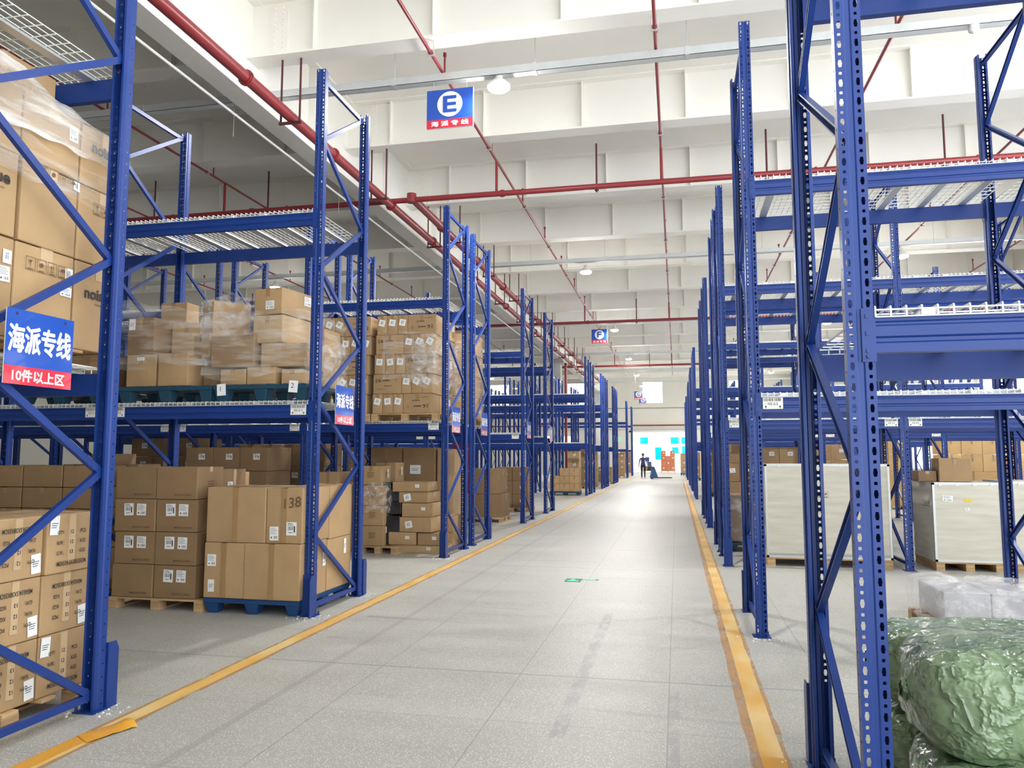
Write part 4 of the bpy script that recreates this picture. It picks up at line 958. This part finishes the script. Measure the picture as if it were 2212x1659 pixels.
# third rack, floor: export cartons on a pallet with a wisp of film
wood_pallet(-5.08, 11.85, 0, .66, 1.2, 'wooden pallet under the lined export cartons of the third rack')
for r in range(3):
    carton(-5.05, 11.9, .118+.325*r, .38, .55, .32, 'lined export carton, %s row at the near end of the third rack floor load' % ROWN[r], group='export cartons of the third rack', tape='x', tmt='ctape', pr=[('R', .6, .5, 0, PR_MEAS), ('F', .5, .5, 0, PR_LINES)], st=[('R', .8, .7, .05, .12, 0, 'text')])
    if r == 0: carton(-4.99, 12.47, .118, .40, .55, .97, 'tall lined export carton at the far end of the third rack floor load', group='export cartons of the third rack', tape='x', tmt='ctape', pr=[('R', .5, .5, 0, PR_LINES)], st=[('R', .2, .7, .05, .12, 0, 'text')])
for k, (x, y, h) in enumerate(((-5.10, 11.95, .31), (-5.06, 12.5, .36))):
    carton(x, y, 1.095, .36, .42, h, 'loose export carton on top of the third rack floor load, %s' % ('near', 'far')[k], group='export cartons of the third rack', pr=[('R', .5, .5, 0, PR_LINES), ('F', .5, .5, 0, PR_LINES)], st=[('R', .7, .6, .05, .14, 0, 'text')])
carton(-5.50, 12.1, 0, .40, .5, 1.12, 'tall kraft carton left of the lined export cartons', mt='card', drop=.3)
carton(-5.88, 12.0, 0, .36, .5, 1.30, 'taller kraft carton left of the lined export cartons with a flap', mt='card', drop=.3)
film(-5.08, 11.86, .68, -4.62, 12.5, 1.12, 'shiny film wisp on the lined export cartons', 'FR', 45, .04, mt='filmc', rag=.10)
# fourth rack floor, big brown cartons seen behind
carton(-5.5, 13.35, .118, 1.22, .55, .81, 'big brown carton under the two behind the lined export cartons', mt='cardb')
for r in (1,):
    for c in range(2):
        carton(-5.5+.62*c, 13.35, .13+.80*r, .60, .55, .79, 'big brown carton standing behind the lined export cartons, %s, %s' % (('lower', 'upper')[r], ('left', 'right')[c]), group='big brown cartons of the fourth rack', mt='cardb', tape='y', st=[('F', .4, .5, .2, .16, 0, 'text')] if (r, c) == (1, 1) else [], bulge=.003)
wood_pallet(-5.55, 13.3, 0, 1.3, 1.0, 'wooden pallet under the big brown cartons of the fourth rack')
for c in range(2): carton(-4.25+.17*c, 13.42, 0, .155, .8, 1.70-.02*c, 'pale upright slab carton beside the big brown cartons, %s' % ('left', 'right')[c], group='pale slab cartons', mt='cardl', tape='x', drop=.6)
# messy half-black pile on the floor of the third rack
PM = [(-4.60, 12.05, 0, .93, .42, .13, 0, 'flat bottom carton with a swirl print under the messy pile', 'cardl'), (-4.62, 12.0, .135, .46, .6, .20, .02, 'taped carton of the messy pile, lower left', 'card'), (-4.13, 12.02, .135, .40, .6, .19, .02, 'taped carton of the messy pile, lower right', 'card'),
      (-4.42, 12.0, .34, .55, .6, .24, -.06, 'taped carton with a white label in the messy pile, second layer', 'card'), (-4.40, 12.0, .585, .52, .6, .22, .03, 'taped carton of the messy pile, third layer', 'card'), (-4.44, 12.0, .81, .50, .6, .17, -.03, 'taped carton with a white label in the messy pile, fourth layer', 'card'), (-4.58, 12.02, .985, .60, .6, .16, .06, 'crushed taped carton on top of the messy pile', 'card')]
for x, y, z, a, b, c, rz, lb, mt in PM: carton(x, y, z, a, b, c, lb, rz, 'cartons of the messy pile', mt, tape='x', tmt='ctape', tw=.16, drop=.08, bulge=.012, st=[('F', .3, .5, .12, .11, 12, 'code')] if 'label' in lb else [('F', .7, .6, .07, .05, 0, 'text')])
for k, (x, z, wd, h) in enumerate(((-4.82, .31, .38, .30), (-4.84, .62, .42, .20), (-4.80, .825, .34, .155), (-4.86, .99, .26, .145))):
    o = carton(x, 12.03, z if k else .137, wd, .55, h if k else .46, 'black wrapped bundle at the left of the messy pile, %s' % ('lowest', 'second', 'third', 'topmost')[k], 0, 'black wrapped bundles', 'cardk', tape=None, bulge=.015, name='wrapped_bundle', st=[('F', .3, .5, .1, .1, 0, 'code')] if k in (0, 3) else [])
carton(-3.97, 12.42, 0, .33, .5, .3, 'small labelled carton low beside the third rack post, right', st=[('F', .5, .6, .11, .12, 5, 'code')])
carton(-3.97, 12.42, .303, .32, .5, .27, 'small plain carton on the labelled one beside the third rack post')
# fourth rack end: four brown cartons on a pallet at the lane
wood_pallet(-5.06, 17.98, 0, 1.0, .9, 'low wooden pallet under three brown cartons of the fifth rack')
for r in range(2):
    for c in range(2 if r else 1):
        carton(-4.86+.36*c if r else -5.05, 18.0, .118+.55*r, .355 if r else .97, .85, .545 if not r else .60, ('long brown carton under two others in the fifth rack' if not r else 'brown carton standing on the long one in the fifth rack, %s' % ('left', 'right')[c]), group='brown cartons of the fifth rack', mt='cardb', tape='x', bulge=.004)
wood_pallet(-5.1, 21.55, 0, 1.0, .9, 'wooden pallet under the tiny label cartons of the sixth rack')
for r in range(3):
    for c in range(2): carton(-5.06+.46*c, 21.6, .118+.38*r, .45, .7, .376, 'brown carton with tiny labels in the sixth rack, %s row, %s' % (ROWN[r] if r < 2 else 'top', ('left', 'right')[c]), group='tiny label cartons of the sixth rack', mt='cardb', st=[('F', .6, .5, .09, .08, 10, 'code')])
# small stacks further along the lane
def stack(x0, y0, nx, nz, wd, h, d, nm, mt='card', pallet='wood', sty='code', bulk=0, top=None):
    W = nx*wd+.04
    if pallet == 'wood': wood_pallet(x0-.02, y0-.02, 0, W, max(.7, d), 'wooden pallet under the '+nm, nb=4); z = .118
    elif pallet: plastic_pallet(x0-.02, y0-.02, 0, W, max(.7, d), 'plastic pallet under the '+nm, pallet); z = .156
    else: z = 0
    if bulk: carton(x0, y0, z, wd*nx-.006, d, h*bulk-.004, 'bulk carton at the foot of the '+nm, group=None, mt=mt)
    for r in range(bulk, nz):
        for c in range(nx):
            if top is not None and r == nz-1 and c not in top: continue
            rn = 'top' if r == nz-1 else (['bottom', 'second', 'third', 'fourth', 'fifth'][r]); cn_ = 'left' if c == 0 else ('right' if c == nx-1 else 'middle')
            carton(x0+wd*c, y0+rd.uniform(0, .03), z+h*r, wd-.006, d, h-.004, 'carton of the %s, %s row%s' % (nm, rn, ', '+cn_+' column' if nx > 1 else ''), group=nm, mt=mt, tape='y', tmt='tape', drop=h*.4, st=[('F', .6, .6, min(.12, wd*.3), .10, rd.uniform(-6, 6), sty)] if sty and rd.random() < .75 else [])
stack(-5.05, 31.0, 3, 3, .40, .31, .6, 'teal pallet stack in the seventh left rack', 'card', 'teal', None, top=(1, 2))
stack(-4.6, 33.0, 1, 4, .5, .42, .7, 'pale stack in the eighth left rack', 'cardl', 'wood', 'form', 2)
stack(-4.6, 37.6, 1, 4, .42, .45, .7, 'brown stack in the ninth left rack', 'cardb', 'wood')
stack(-4.5, 39.9, 1, 4, .46, .42, .7, 'labelled stack in the tenth left rack', 'card', 'wood', 'form')
stack(-4.6, 44.6, 2, 2, .46, .42, .7, 'low stack in the eleventh left rack', 'card', 'wood')
stack(-4.5, 46.6, 1, 4, .5, .42, .7, 'tall stack in the twelfth left rack', 'cardb', 'wood', 'code', 2)
stack(-4.6, 57.0, 2, 4, .42, .42, .7, 'stack by the far end of the left racks', 'card', 'wood', 'code', 1)
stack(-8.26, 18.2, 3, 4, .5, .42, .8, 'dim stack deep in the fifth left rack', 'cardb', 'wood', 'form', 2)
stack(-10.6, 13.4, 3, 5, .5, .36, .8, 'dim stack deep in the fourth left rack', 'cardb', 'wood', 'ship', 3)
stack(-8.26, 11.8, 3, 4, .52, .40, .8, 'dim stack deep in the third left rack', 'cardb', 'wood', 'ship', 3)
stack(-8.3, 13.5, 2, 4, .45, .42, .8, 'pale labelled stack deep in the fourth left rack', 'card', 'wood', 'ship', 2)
stack(-7.34, 13.5, 2, 4, .42, .42, .8, 'square stack behind the labelled cartons', 'cardb', 'wood', 'ship', 2)
# things by the columns
o = thing('fire_cabinet', 'dark red fire cabinet with white marks far behind the third rack post', 'cabinet', (-6.75, 24.0, 0))
inst('cabinet_body', MB().box(-.3, -.12, 0, .25, .12, 2.0).mesh('cabinet_body', 'redbox', bevel=.01), o); inst('door_panel', MB().box(-.27, -.135, .08, .22, -.12, 1.92).mesh('door_panel', 'redbox', bevel=.004), o)
for z in (1.5, .7): inst('notice', MB().box(-.15, -.138, z, .1, -.134, z+.2).mesh('notice', 'paper'), o)
# ------------------------------------------------------------------ loads, right side
def crate(x0, y0, w_, d, h, label, marks=()):
    t = thing('plywood_crate', label, 'crate', (x0+w_/2, y0+d/2, 0), 0, 'pale plywood crates')
    zb = .12
    for i in range(3): inst('skid', box_mesh('skid', .11, d, zb-.02, 'wood'), t, ((-.5+.5*i)*(w_-.12), 0, 0))
    inst('base_board', MB().box(-w_/2, -d/2, zb-.02, w_/2, d/2, zb).mesh('base_board', 'wood'), t)
    inst('front_panel', MB().box(-w_/2+.01, -d/2, zb, w_/2-.01, -d/2+.012, h-.01).mesh('front_panel', 'ply'), t)
    inst('back_panel', MB().box(-w_/2+.01, d/2-.012, zb, w_/2-.01, d/2, h-.01).mesh('back_panel', 'ply'), t)
    for sx in (-1, 1): inst('side_panel', MB().box(sx*w_/2-.012*(sx > 0), -d/2+.01, zb, sx*w_/2+.012*(sx < 0), d/2-.01, h-.01).mesh('side_panel', 'ply'), t)
    inst('lid', MB().box(-w_/2, -d/2, h-.012, w_/2, d/2, h).mesh('lid', 'ply'), t)
    e = .03; q = .003
    def stp(a): inst('edge_strip', a.mesh('edge_strip', 'steel'), t)
    for sx in (-1, 1):
        X_ = sx*w_/2; stp(MB().box(X_-e*(sx > 0)-q*(sx < 0), -d/2-q, zb, X_+e*(sx < 0)+q*(sx > 0), -d/2, h).box(X_-q*(sx < 0), -d/2-q, zb, X_+q*(sx > 0), -d/2+e, h))
        stp(MB().box(X_-q*(sx < 0), -d/2, h-e, X_+q*(sx > 0), d/2, h+q).box(X_-e*(sx > 0), -d/2, h, X_+e*(sx < 0), d/2, h+q))
    stp(MB().box(-w_/2, -d/2-q, h-e, w_/2, -d/2, h+q).box(-w_/2, -d/2, h, w_/2, -d/2+e, h+q)); stp(MB().box(-w_/2, -d/2-q, zb, w_/2, -d/2, zb+e))
    for k in range(4):
        u = -w_/2+w_*(.12+.25*k); inst('clasp', MB().box(u-.02, -d/2-.007, h-.045, u+.02, -d/2, h+.004).mesh('clasp', 'steel'), t)
    for (fc, u, v, sw, sh, sty, mt) in marks:
        if sty == 'icon': inst('printed_marking', PR_ICON, t, mtx=face_mtx(fc, w_, d, h, u, v, 0, .004))
        elif sty == 'band': inst('tape_band', MB().box(-sw/2, -sh/2, 0, sw/2, sh/2, .001).mesh('tape_band', mt), t, mtx=face_mtx(fc, w_, d, h, u, v, 0, .001))
        else: inst('sticker', sticker_mesh(sw, sh, sty) if mt is None else MB().box(-sw/2, -sh/2, 0, sw/2, sh/2, .001).mesh('sticker', mt), t, mtx=face_mtx(fc, w_, d, h, u, v, rd.uniform(-.15, .15), .003))
    return t
M['sticky'] = simple('yellow_label', (.80, .58, .03), .5)
crate(1.24, 11.75, 1.68, 1.0, 1.45, 'wide pale plywood crate with a grey band near its foot', [('F', .5, .11, 1.66, .045, 'band', 'band'), ('F', .42, .70, .3, .1, 'icon', None), ('F', .44, .92, .07, .07, 'ship', None)])
crate(3.45, 11.72, .86, .95, 1.20, 'pale plywood crate with a yellow label and two brown cartons on its lid', [('F', .22, .82, .13, .08, 'form', None), ('F', .52, .80, .10, .045, 'text', 'sticky'), ('F', .5, .70, .06, .04, 'code', None), ('L', .7, .75, .1, .05, 'icon', None)])
crate(4.42, 11.72, 1.0, .95, 1.22, 'pale plywood crate at the right edge of the picture', [])
carton(3.62, 11.95, 1.205, .42, .34, .33, 'square brown carton standing on the yellow labelled crate', mt='card')
carton(3.36, 12.0, 1.205, .24, .3, .15, 'low brown carton on the crate lid beside the square one', mt='cardb')
# green bales
def bale(cx, cy, cz, L_, ry, rz_, label, seed):
    mb = MB(); nu, nv = 64, 44
    for i in range(nu+1):
        u = -1+2*i/nu
        for j in range(nv):
            a = 2*PI*j/nv; e = (1-abs(u)**12)**(1/2.6) if abs(u) < 1 else 0
            c_, s_ = math.cos(a), math.sin(a)
            c_ = math.copysign(abs(c_)**.58, c_); s_ = math.copysign(abs(s_)**.62, s_)
            y, z = ry*c_*e, rz_*s_*e; x = u*L_/2
            q = Vector((x*3.2+seed, y*4, z*4)); d = .014*noise.noise(q)+.009*noise.noise(q*2.7)
            fold = abs(noise.noise(Vector((x*5+seed, a*1.2, 3))))
            pleat = .016*math.cos(a*15+seed+2*noise.noise(q))*(abs(u)**4)
            k = 1+(d+pleat-.016*(1-min(1, fold*6)))/max(.08, min(ry, rz_))
            mb.v.append((x+.02*noise.noise(q*1.7), y*k, z*k))
    for i in range(nu):
        for j in range(nv): mb.f.append([i*nv+j, (i+1)*nv+j, (i+1)*nv+(j+1) % nv, i*nv+(j+1) % nv]); mb.mi.append(0); mb.sm.append(True)
    o = thing('fabric_bale', label, 'bale', (cx, cy, cz), 0, 'green bales')
    inst('wrapped_roll', mb.mesh('wrapped_roll', 'bale'), o)
    g = MB(); n = 18
    for k in range(6):
        r = (.02, .03, .022, .03, .045, .03)[k]; x = -L_/2+.05-.012*k
        for j in range(n): a = 2*PI*j/n; rr_ = r*(1+.25*math.cos(5*a+k)); g.v.append((x, rr_*math.cos(a), rr_*math.sin(a)))
    for k in range(5):
        for j in range(n): g.f.append([k*n+j, k*n+(j+1) % n, (k+1)*n+(j+1) % n, (k+1)*n+j]); g.mi.append(0); g.sm.append(True)
    inst('gathered_end', g.mesh('gathered_end', 'bale'), o); return o
bale(1.98, 3.47, .215, 2.16, .34, .215, 'green fabric bale on the floor under the others, foremost', 3.3)
bale(1.96, 3.56, .60, 2.12, .35, .225, 'big wrinkled green fabric bale lying on top of the front one', 7.9)
bale(1.98, 4.16, .20, 2.1, .27, .20, 'green fabric bale on the floor at the back', 12.4)
bale(1.97, 4.17, .575, 2.14, .27, .19, 'green fabric bale lying on the back one, behind the wrinkled one', 17.2)
# grey bundle under film in the second right rack
wood_pallet(2.16, 7.40, 0, .86, .85, 'wooden pallet under the low grey bundle in clear film')
for c in range(2): carton(2.24+.38*c, 7.45, .118, .372, .72, .27, 'grey block in the low film wrapped bundle, %s' % ('left', 'right')[c], group='grey blocks under film', mt='silverpack', tape=None, name='grey_block')
film(2.18, 7.41, .10, 3.02, 8.2, .42, 'clear crinkled film over the low grey bundle', 'LFR', 51, .035, mt='filmg', top=.9, rag=.06)
# stock further back on the right
plastic_pallet(.80, 13.32, 0, .9, .9, 'teal plastic pallet in the gap left of the wide crate', 'teal')
carton(.84, 13.36, .156, .42, .8, .76, 'brown carton in silver film in the gap left of the wide crate', mt='cardb')
film(.82, 13.33, .16, 1.28, 14.2, .94, 'silver grey film round the carton left of the wide crate', 'LFR', 55, .015, mt='filmg')
stack(.98, 18.0, 2, 4, .40, .42, .7, 'brown labelled stack in the fifth right rack', 'cardb', 'teal', 'form', 2)
stack(1.0, 20.6, 1, 5, .45, .345, .7, 'brown tall stack in the sixth right rack', 'cardb', 'teal', 'form', 3)
stack(1.65, 20.6, 3, 4, .45, .42, .8, 'labelled stack seen above the wide crate', 'card', 'wood', 'code', 3)
stack(4.0, 24.5, 2, 4, .5, .45, .8, 'stack seen between the right posts', 'card', 'wood', 'form', 2)
stack(5.6, 24.8, 2, 4, .55, .50, .8, 'near orange tinted stack seen over the crates', 'cardo', 'wood', None, 2)
stack(7.6, 24.8, 3, 4, .55, .50, .8, 'middle orange tinted stack by the right windows', 'cardo', 'wood', None, 2)
stack(9.6, 25.5, 1, 4, .6, .50, .8, 'outer orange tinted stack by the right windows', 'cardo', 'wood', None, 2)
stack(1.0, 31.3, 1, 4, .45, .42, .7, 'grey brown stack in the eighth right rack', 'cardb', 'teal', 'form')
stack(1.0, 52.0, 1, 4, .5, .42, .8, 'far right stack on a blue pallet', 'cardb', 'plblue', 'form')
stack(.3, 66.0, 1, 3, .5, .55, .8, 'stack right of the far door', 'card', 'plblue', 'form')
stack(-1.55, 78.5, 3, 4, .45, .5, .8, 'red brown stack standing in the far doorway', 'cardr', 'wood', 'form', top=(0, 2))
stack(-5.0, 70, 2, 4, .5, .5, .8, 'stack left of the far door', 'cardb', 'wood', 'form', 1)
o = thing('roll_cage', 'loaded wire roll cage in the far doorway', 'trolley', (-2.9, 78.5, 0))
a = MB()
for x in (-.45, .45):
    for y in (-.35, .35): a.tube((x, y, .12), (x, y, 1.75), .015, 6)
    for z in (.5, .9, 1.3, 1.72): a.tube((x, -.35, z), (x, .35, z), .008, 5)
for y in (-.35, .35):
    for z in (.15, 1.72): a.tube((-.45, y, z), (.45, y, z), .012, 5)
inst('cage_frame', a.mesh('cage_frame', 'steel'), o); inst('base_tray', MB().box(-.47, -.37, .12, .47, .37, .16).mesh('base_tray', 'dark'), o)
for x in (-.4, .4):
    for y in (-.3, .3): inst('wheel', MB().tube((x-.02, y, .06), (x+.02, y, .06), .06, 12).mesh('wheel', 'dark'), o)
for k, (x, z, mt) in enumerate(((-.2, .16, 'cardb'), (.2, .16, 'cardk'), (-.2, .6, 'paper'), (.2, .6, 'plblue'), (.0, 1.05, 'plblue'))):
    carton(-2.9+x-.19, 78.3, z, .38, .5, .43, 'parcel in the wire roll cage, %s' % ('lower left', 'lower right black', 'upper left white', 'upper right blue', 'topmost blue')[k], mt=mt, tape=None)
# pallet jack
o = thing('pallet_jack', 'dark blue hand pallet jack with its forks pointing right in the lane', 'pallet jack', (-1.62, 54.8, 0), .2)
for y in (-.2, .2): inst('fork', MB().box(.1, y-.08, .06, 1.25, y+.08, .12).mesh('fork', 'dark', bevel=.01), o)
b = MB(); b.add([(-.22, -.3, .05), (.3, -.3, .05), (.3, .3, .05), (-.22, .3, .05), (-.1, -.16, .85), (.06, -.16, .85), (.06, .16, .85), (-.1, .16, .85)], [(0, 1, 2, 3), (4, 5, 6, 7), (0, 1, 5, 4), (1, 2, 6, 5), (2, 3, 7, 6), (3, 0, 4, 7)]); inst('body', b.mesh('body', 'jack', bevel=.02), o)
inst('handle', MB().tube((-.05, 0, .8), (-.42, 0, 1.25), .022, 8).tube((-.42, -.16, 1.25), (-.42, .16, 1.25), .018, 8).mesh('handle', 'jack'), o)
for y in (-.12, .12): inst('wheel', MB().tube((-.1, y-.03, .06), (-.1, y+.03, .06), .06, 14).mesh('wheel', 'dark'), o)
inst('badge', MB().box(-.24, -.06, .35, -.16, .06, .47).mesh('badge', 'paper'), o)
# ------------------------------------------------------------------ the worker
def person():
    t = thing('person', 'person in a dark blue T-shirt and dark trousers walking away, pulling the pallet jack', 'person', (-2.42, 57.2, 0), 0)
    J = [(0, 0, .95, .135, .105), (0, .01, 1.12, .145, .10), (0, .02, 1.33, .165, .105), (0, .02, 1.46, .10, .08), (0, .03, 1.52, .052, .055), (0, .04, 1.60, .07, .085), (0, .045, 1.69, .072, .088), (0, .04, 1.755, .045, .05),
         (-.10, 0, .86, .10, .105), (-.105, .10, .50, .068, .07), (-.105, -.05, .12, .050, .052), (-.105, -.03, .05, .045, .04), (-.11, .11, .03, .04, .025),
         (.10, 0, .86, .10, .105), (.11, .20, .52, .068, .07), (.11, .10, .12, .050, .052), (.11, .12, .05, .045, .04), (.115, .27, .04, .04, .025),
         (-.19, .02, 1.41, .058, .06), (-.27, -.02, 1.14, .044, .046), (-.30, .06, .90, .030, .032), (-.305, .08, .84, .036, .020),
         (.19, .02, 1.41, .058, .06), (.27, -.04, 1.15, .044, .046), (.33, -.14, .95, .030, .032), (.345, -.17, .89, .036, .020)]
    E = [(0, 1), (1, 2), (2, 3), (3, 4), (4, 5), (5, 6), (6, 7), (0, 8), (8, 9), (9, 10), (10, 11), (11, 12), (0, 13), (13, 14), (14, 15), (15, 16), (16, 17), (2, 18), (18, 19), (19, 20), (20, 21), (2, 22), (22, 23), (23, 24), (24, 25)]
    for hnd, sx in ((21, -1), (25, 1)):
        b = J[hnd]
        for k in range(4):
            n = len(J); dx = (-.024+.016*k); L_ = (.06, .072, .068, .052)[k]
            J.append((b[0]+.004*sx, b[1]+dx, b[2]-.035-L_*.4, .0095, .0095)); J.append((b[0]-.006*sx, b[1]+dx+.006, b[2]-.035-L_, .008, .008)); E += [(hnd, n), (n, n+1)]
        n = len(J); J.append((b[0]-.012*sx, b[1]+.035, b[2]-.01, .011, .011)); J.append((b[0]-.02*sx, b[1]+.045, b[2]-.045, .009, .009)); E += [(hnd, n), (n, n+1)]
    me = bpy.data.meshes.new('body'); me.from_pydata([j[:3] for j in J], E, [])
    ob = bpy.data.objects.new('body_tmp', me); COL.objects.link(ob)
    md = ob.modifiers.new('s', 'SKIN'); md.use_smooth_shade = True
    for i, v in enumerate(me.skin_vertices[0].data): v.radius = (J[i][3], J[i][4]); v.use_root = i == 0
    sb = ob.modifiers.new('d', 'SUBSURF'); sb.levels = sb.render_levels = 2
    dg = bpy.context.evaluated_depsgraph_get(); nm = bpy.data.meshes.new_from_object(ob.evaluated_get(dg)); bpy.data.objects.remove(ob)
    nm.materials.clear()
    for q in ('skin', 'navy', 'trouser', 'dark'): nm.materials.append(M[q])
    for p in nm.polygons:
        c = p.center
        arm = abs(c.x) > .225
        p.material_index = 3 if c.z < .075 else 0 if (c.z > 1.49 or (arm and c.z < 1.24)) else (2 if c.z < .93 and not arm else 1)
        p.use_smooth = True
    inst('body', nm, t)
    h = MB(); h.lathe([(.083, -.05), (.09, .0), (.088, .05), (.07, .09), (.03, .112), (0, .115)], (0, .025, 1.68), 20); inst('hair', h.mesh('hair', 'hair'), t)
    for sx in (-1, 1): inst('ear', MB().lathe([(0, -.03), (.012, -.02), (.016, 0), (.012, .02), (0, .03)], (sx*.078, .03, 1.66), 8).mesh('ear', 'skin'), t)
    f = MB(); f.add([(-.014, .125, 1.635), (.014, .125, 1.635), (0, .15, 1.64), (0, .125, 1.685)], [(0, 1, 2), (1, 3, 2), (3, 0, 2)]); inst('nose', f.mesh('nose', 'skin'), t)
    for sx in (-1, 1): inst('eye', MB().lathe([(0, -.009), (.009, -.003), (.009, .003), (0, .009)], (sx*.03, .122, 1.68), 8).mesh('eye', 'dark'), t)
    inst('mouth', MB().box(-.022, .118, 1.60, .022, .126, 1.607).mesh('mouth', 'redbox'), t)
person()
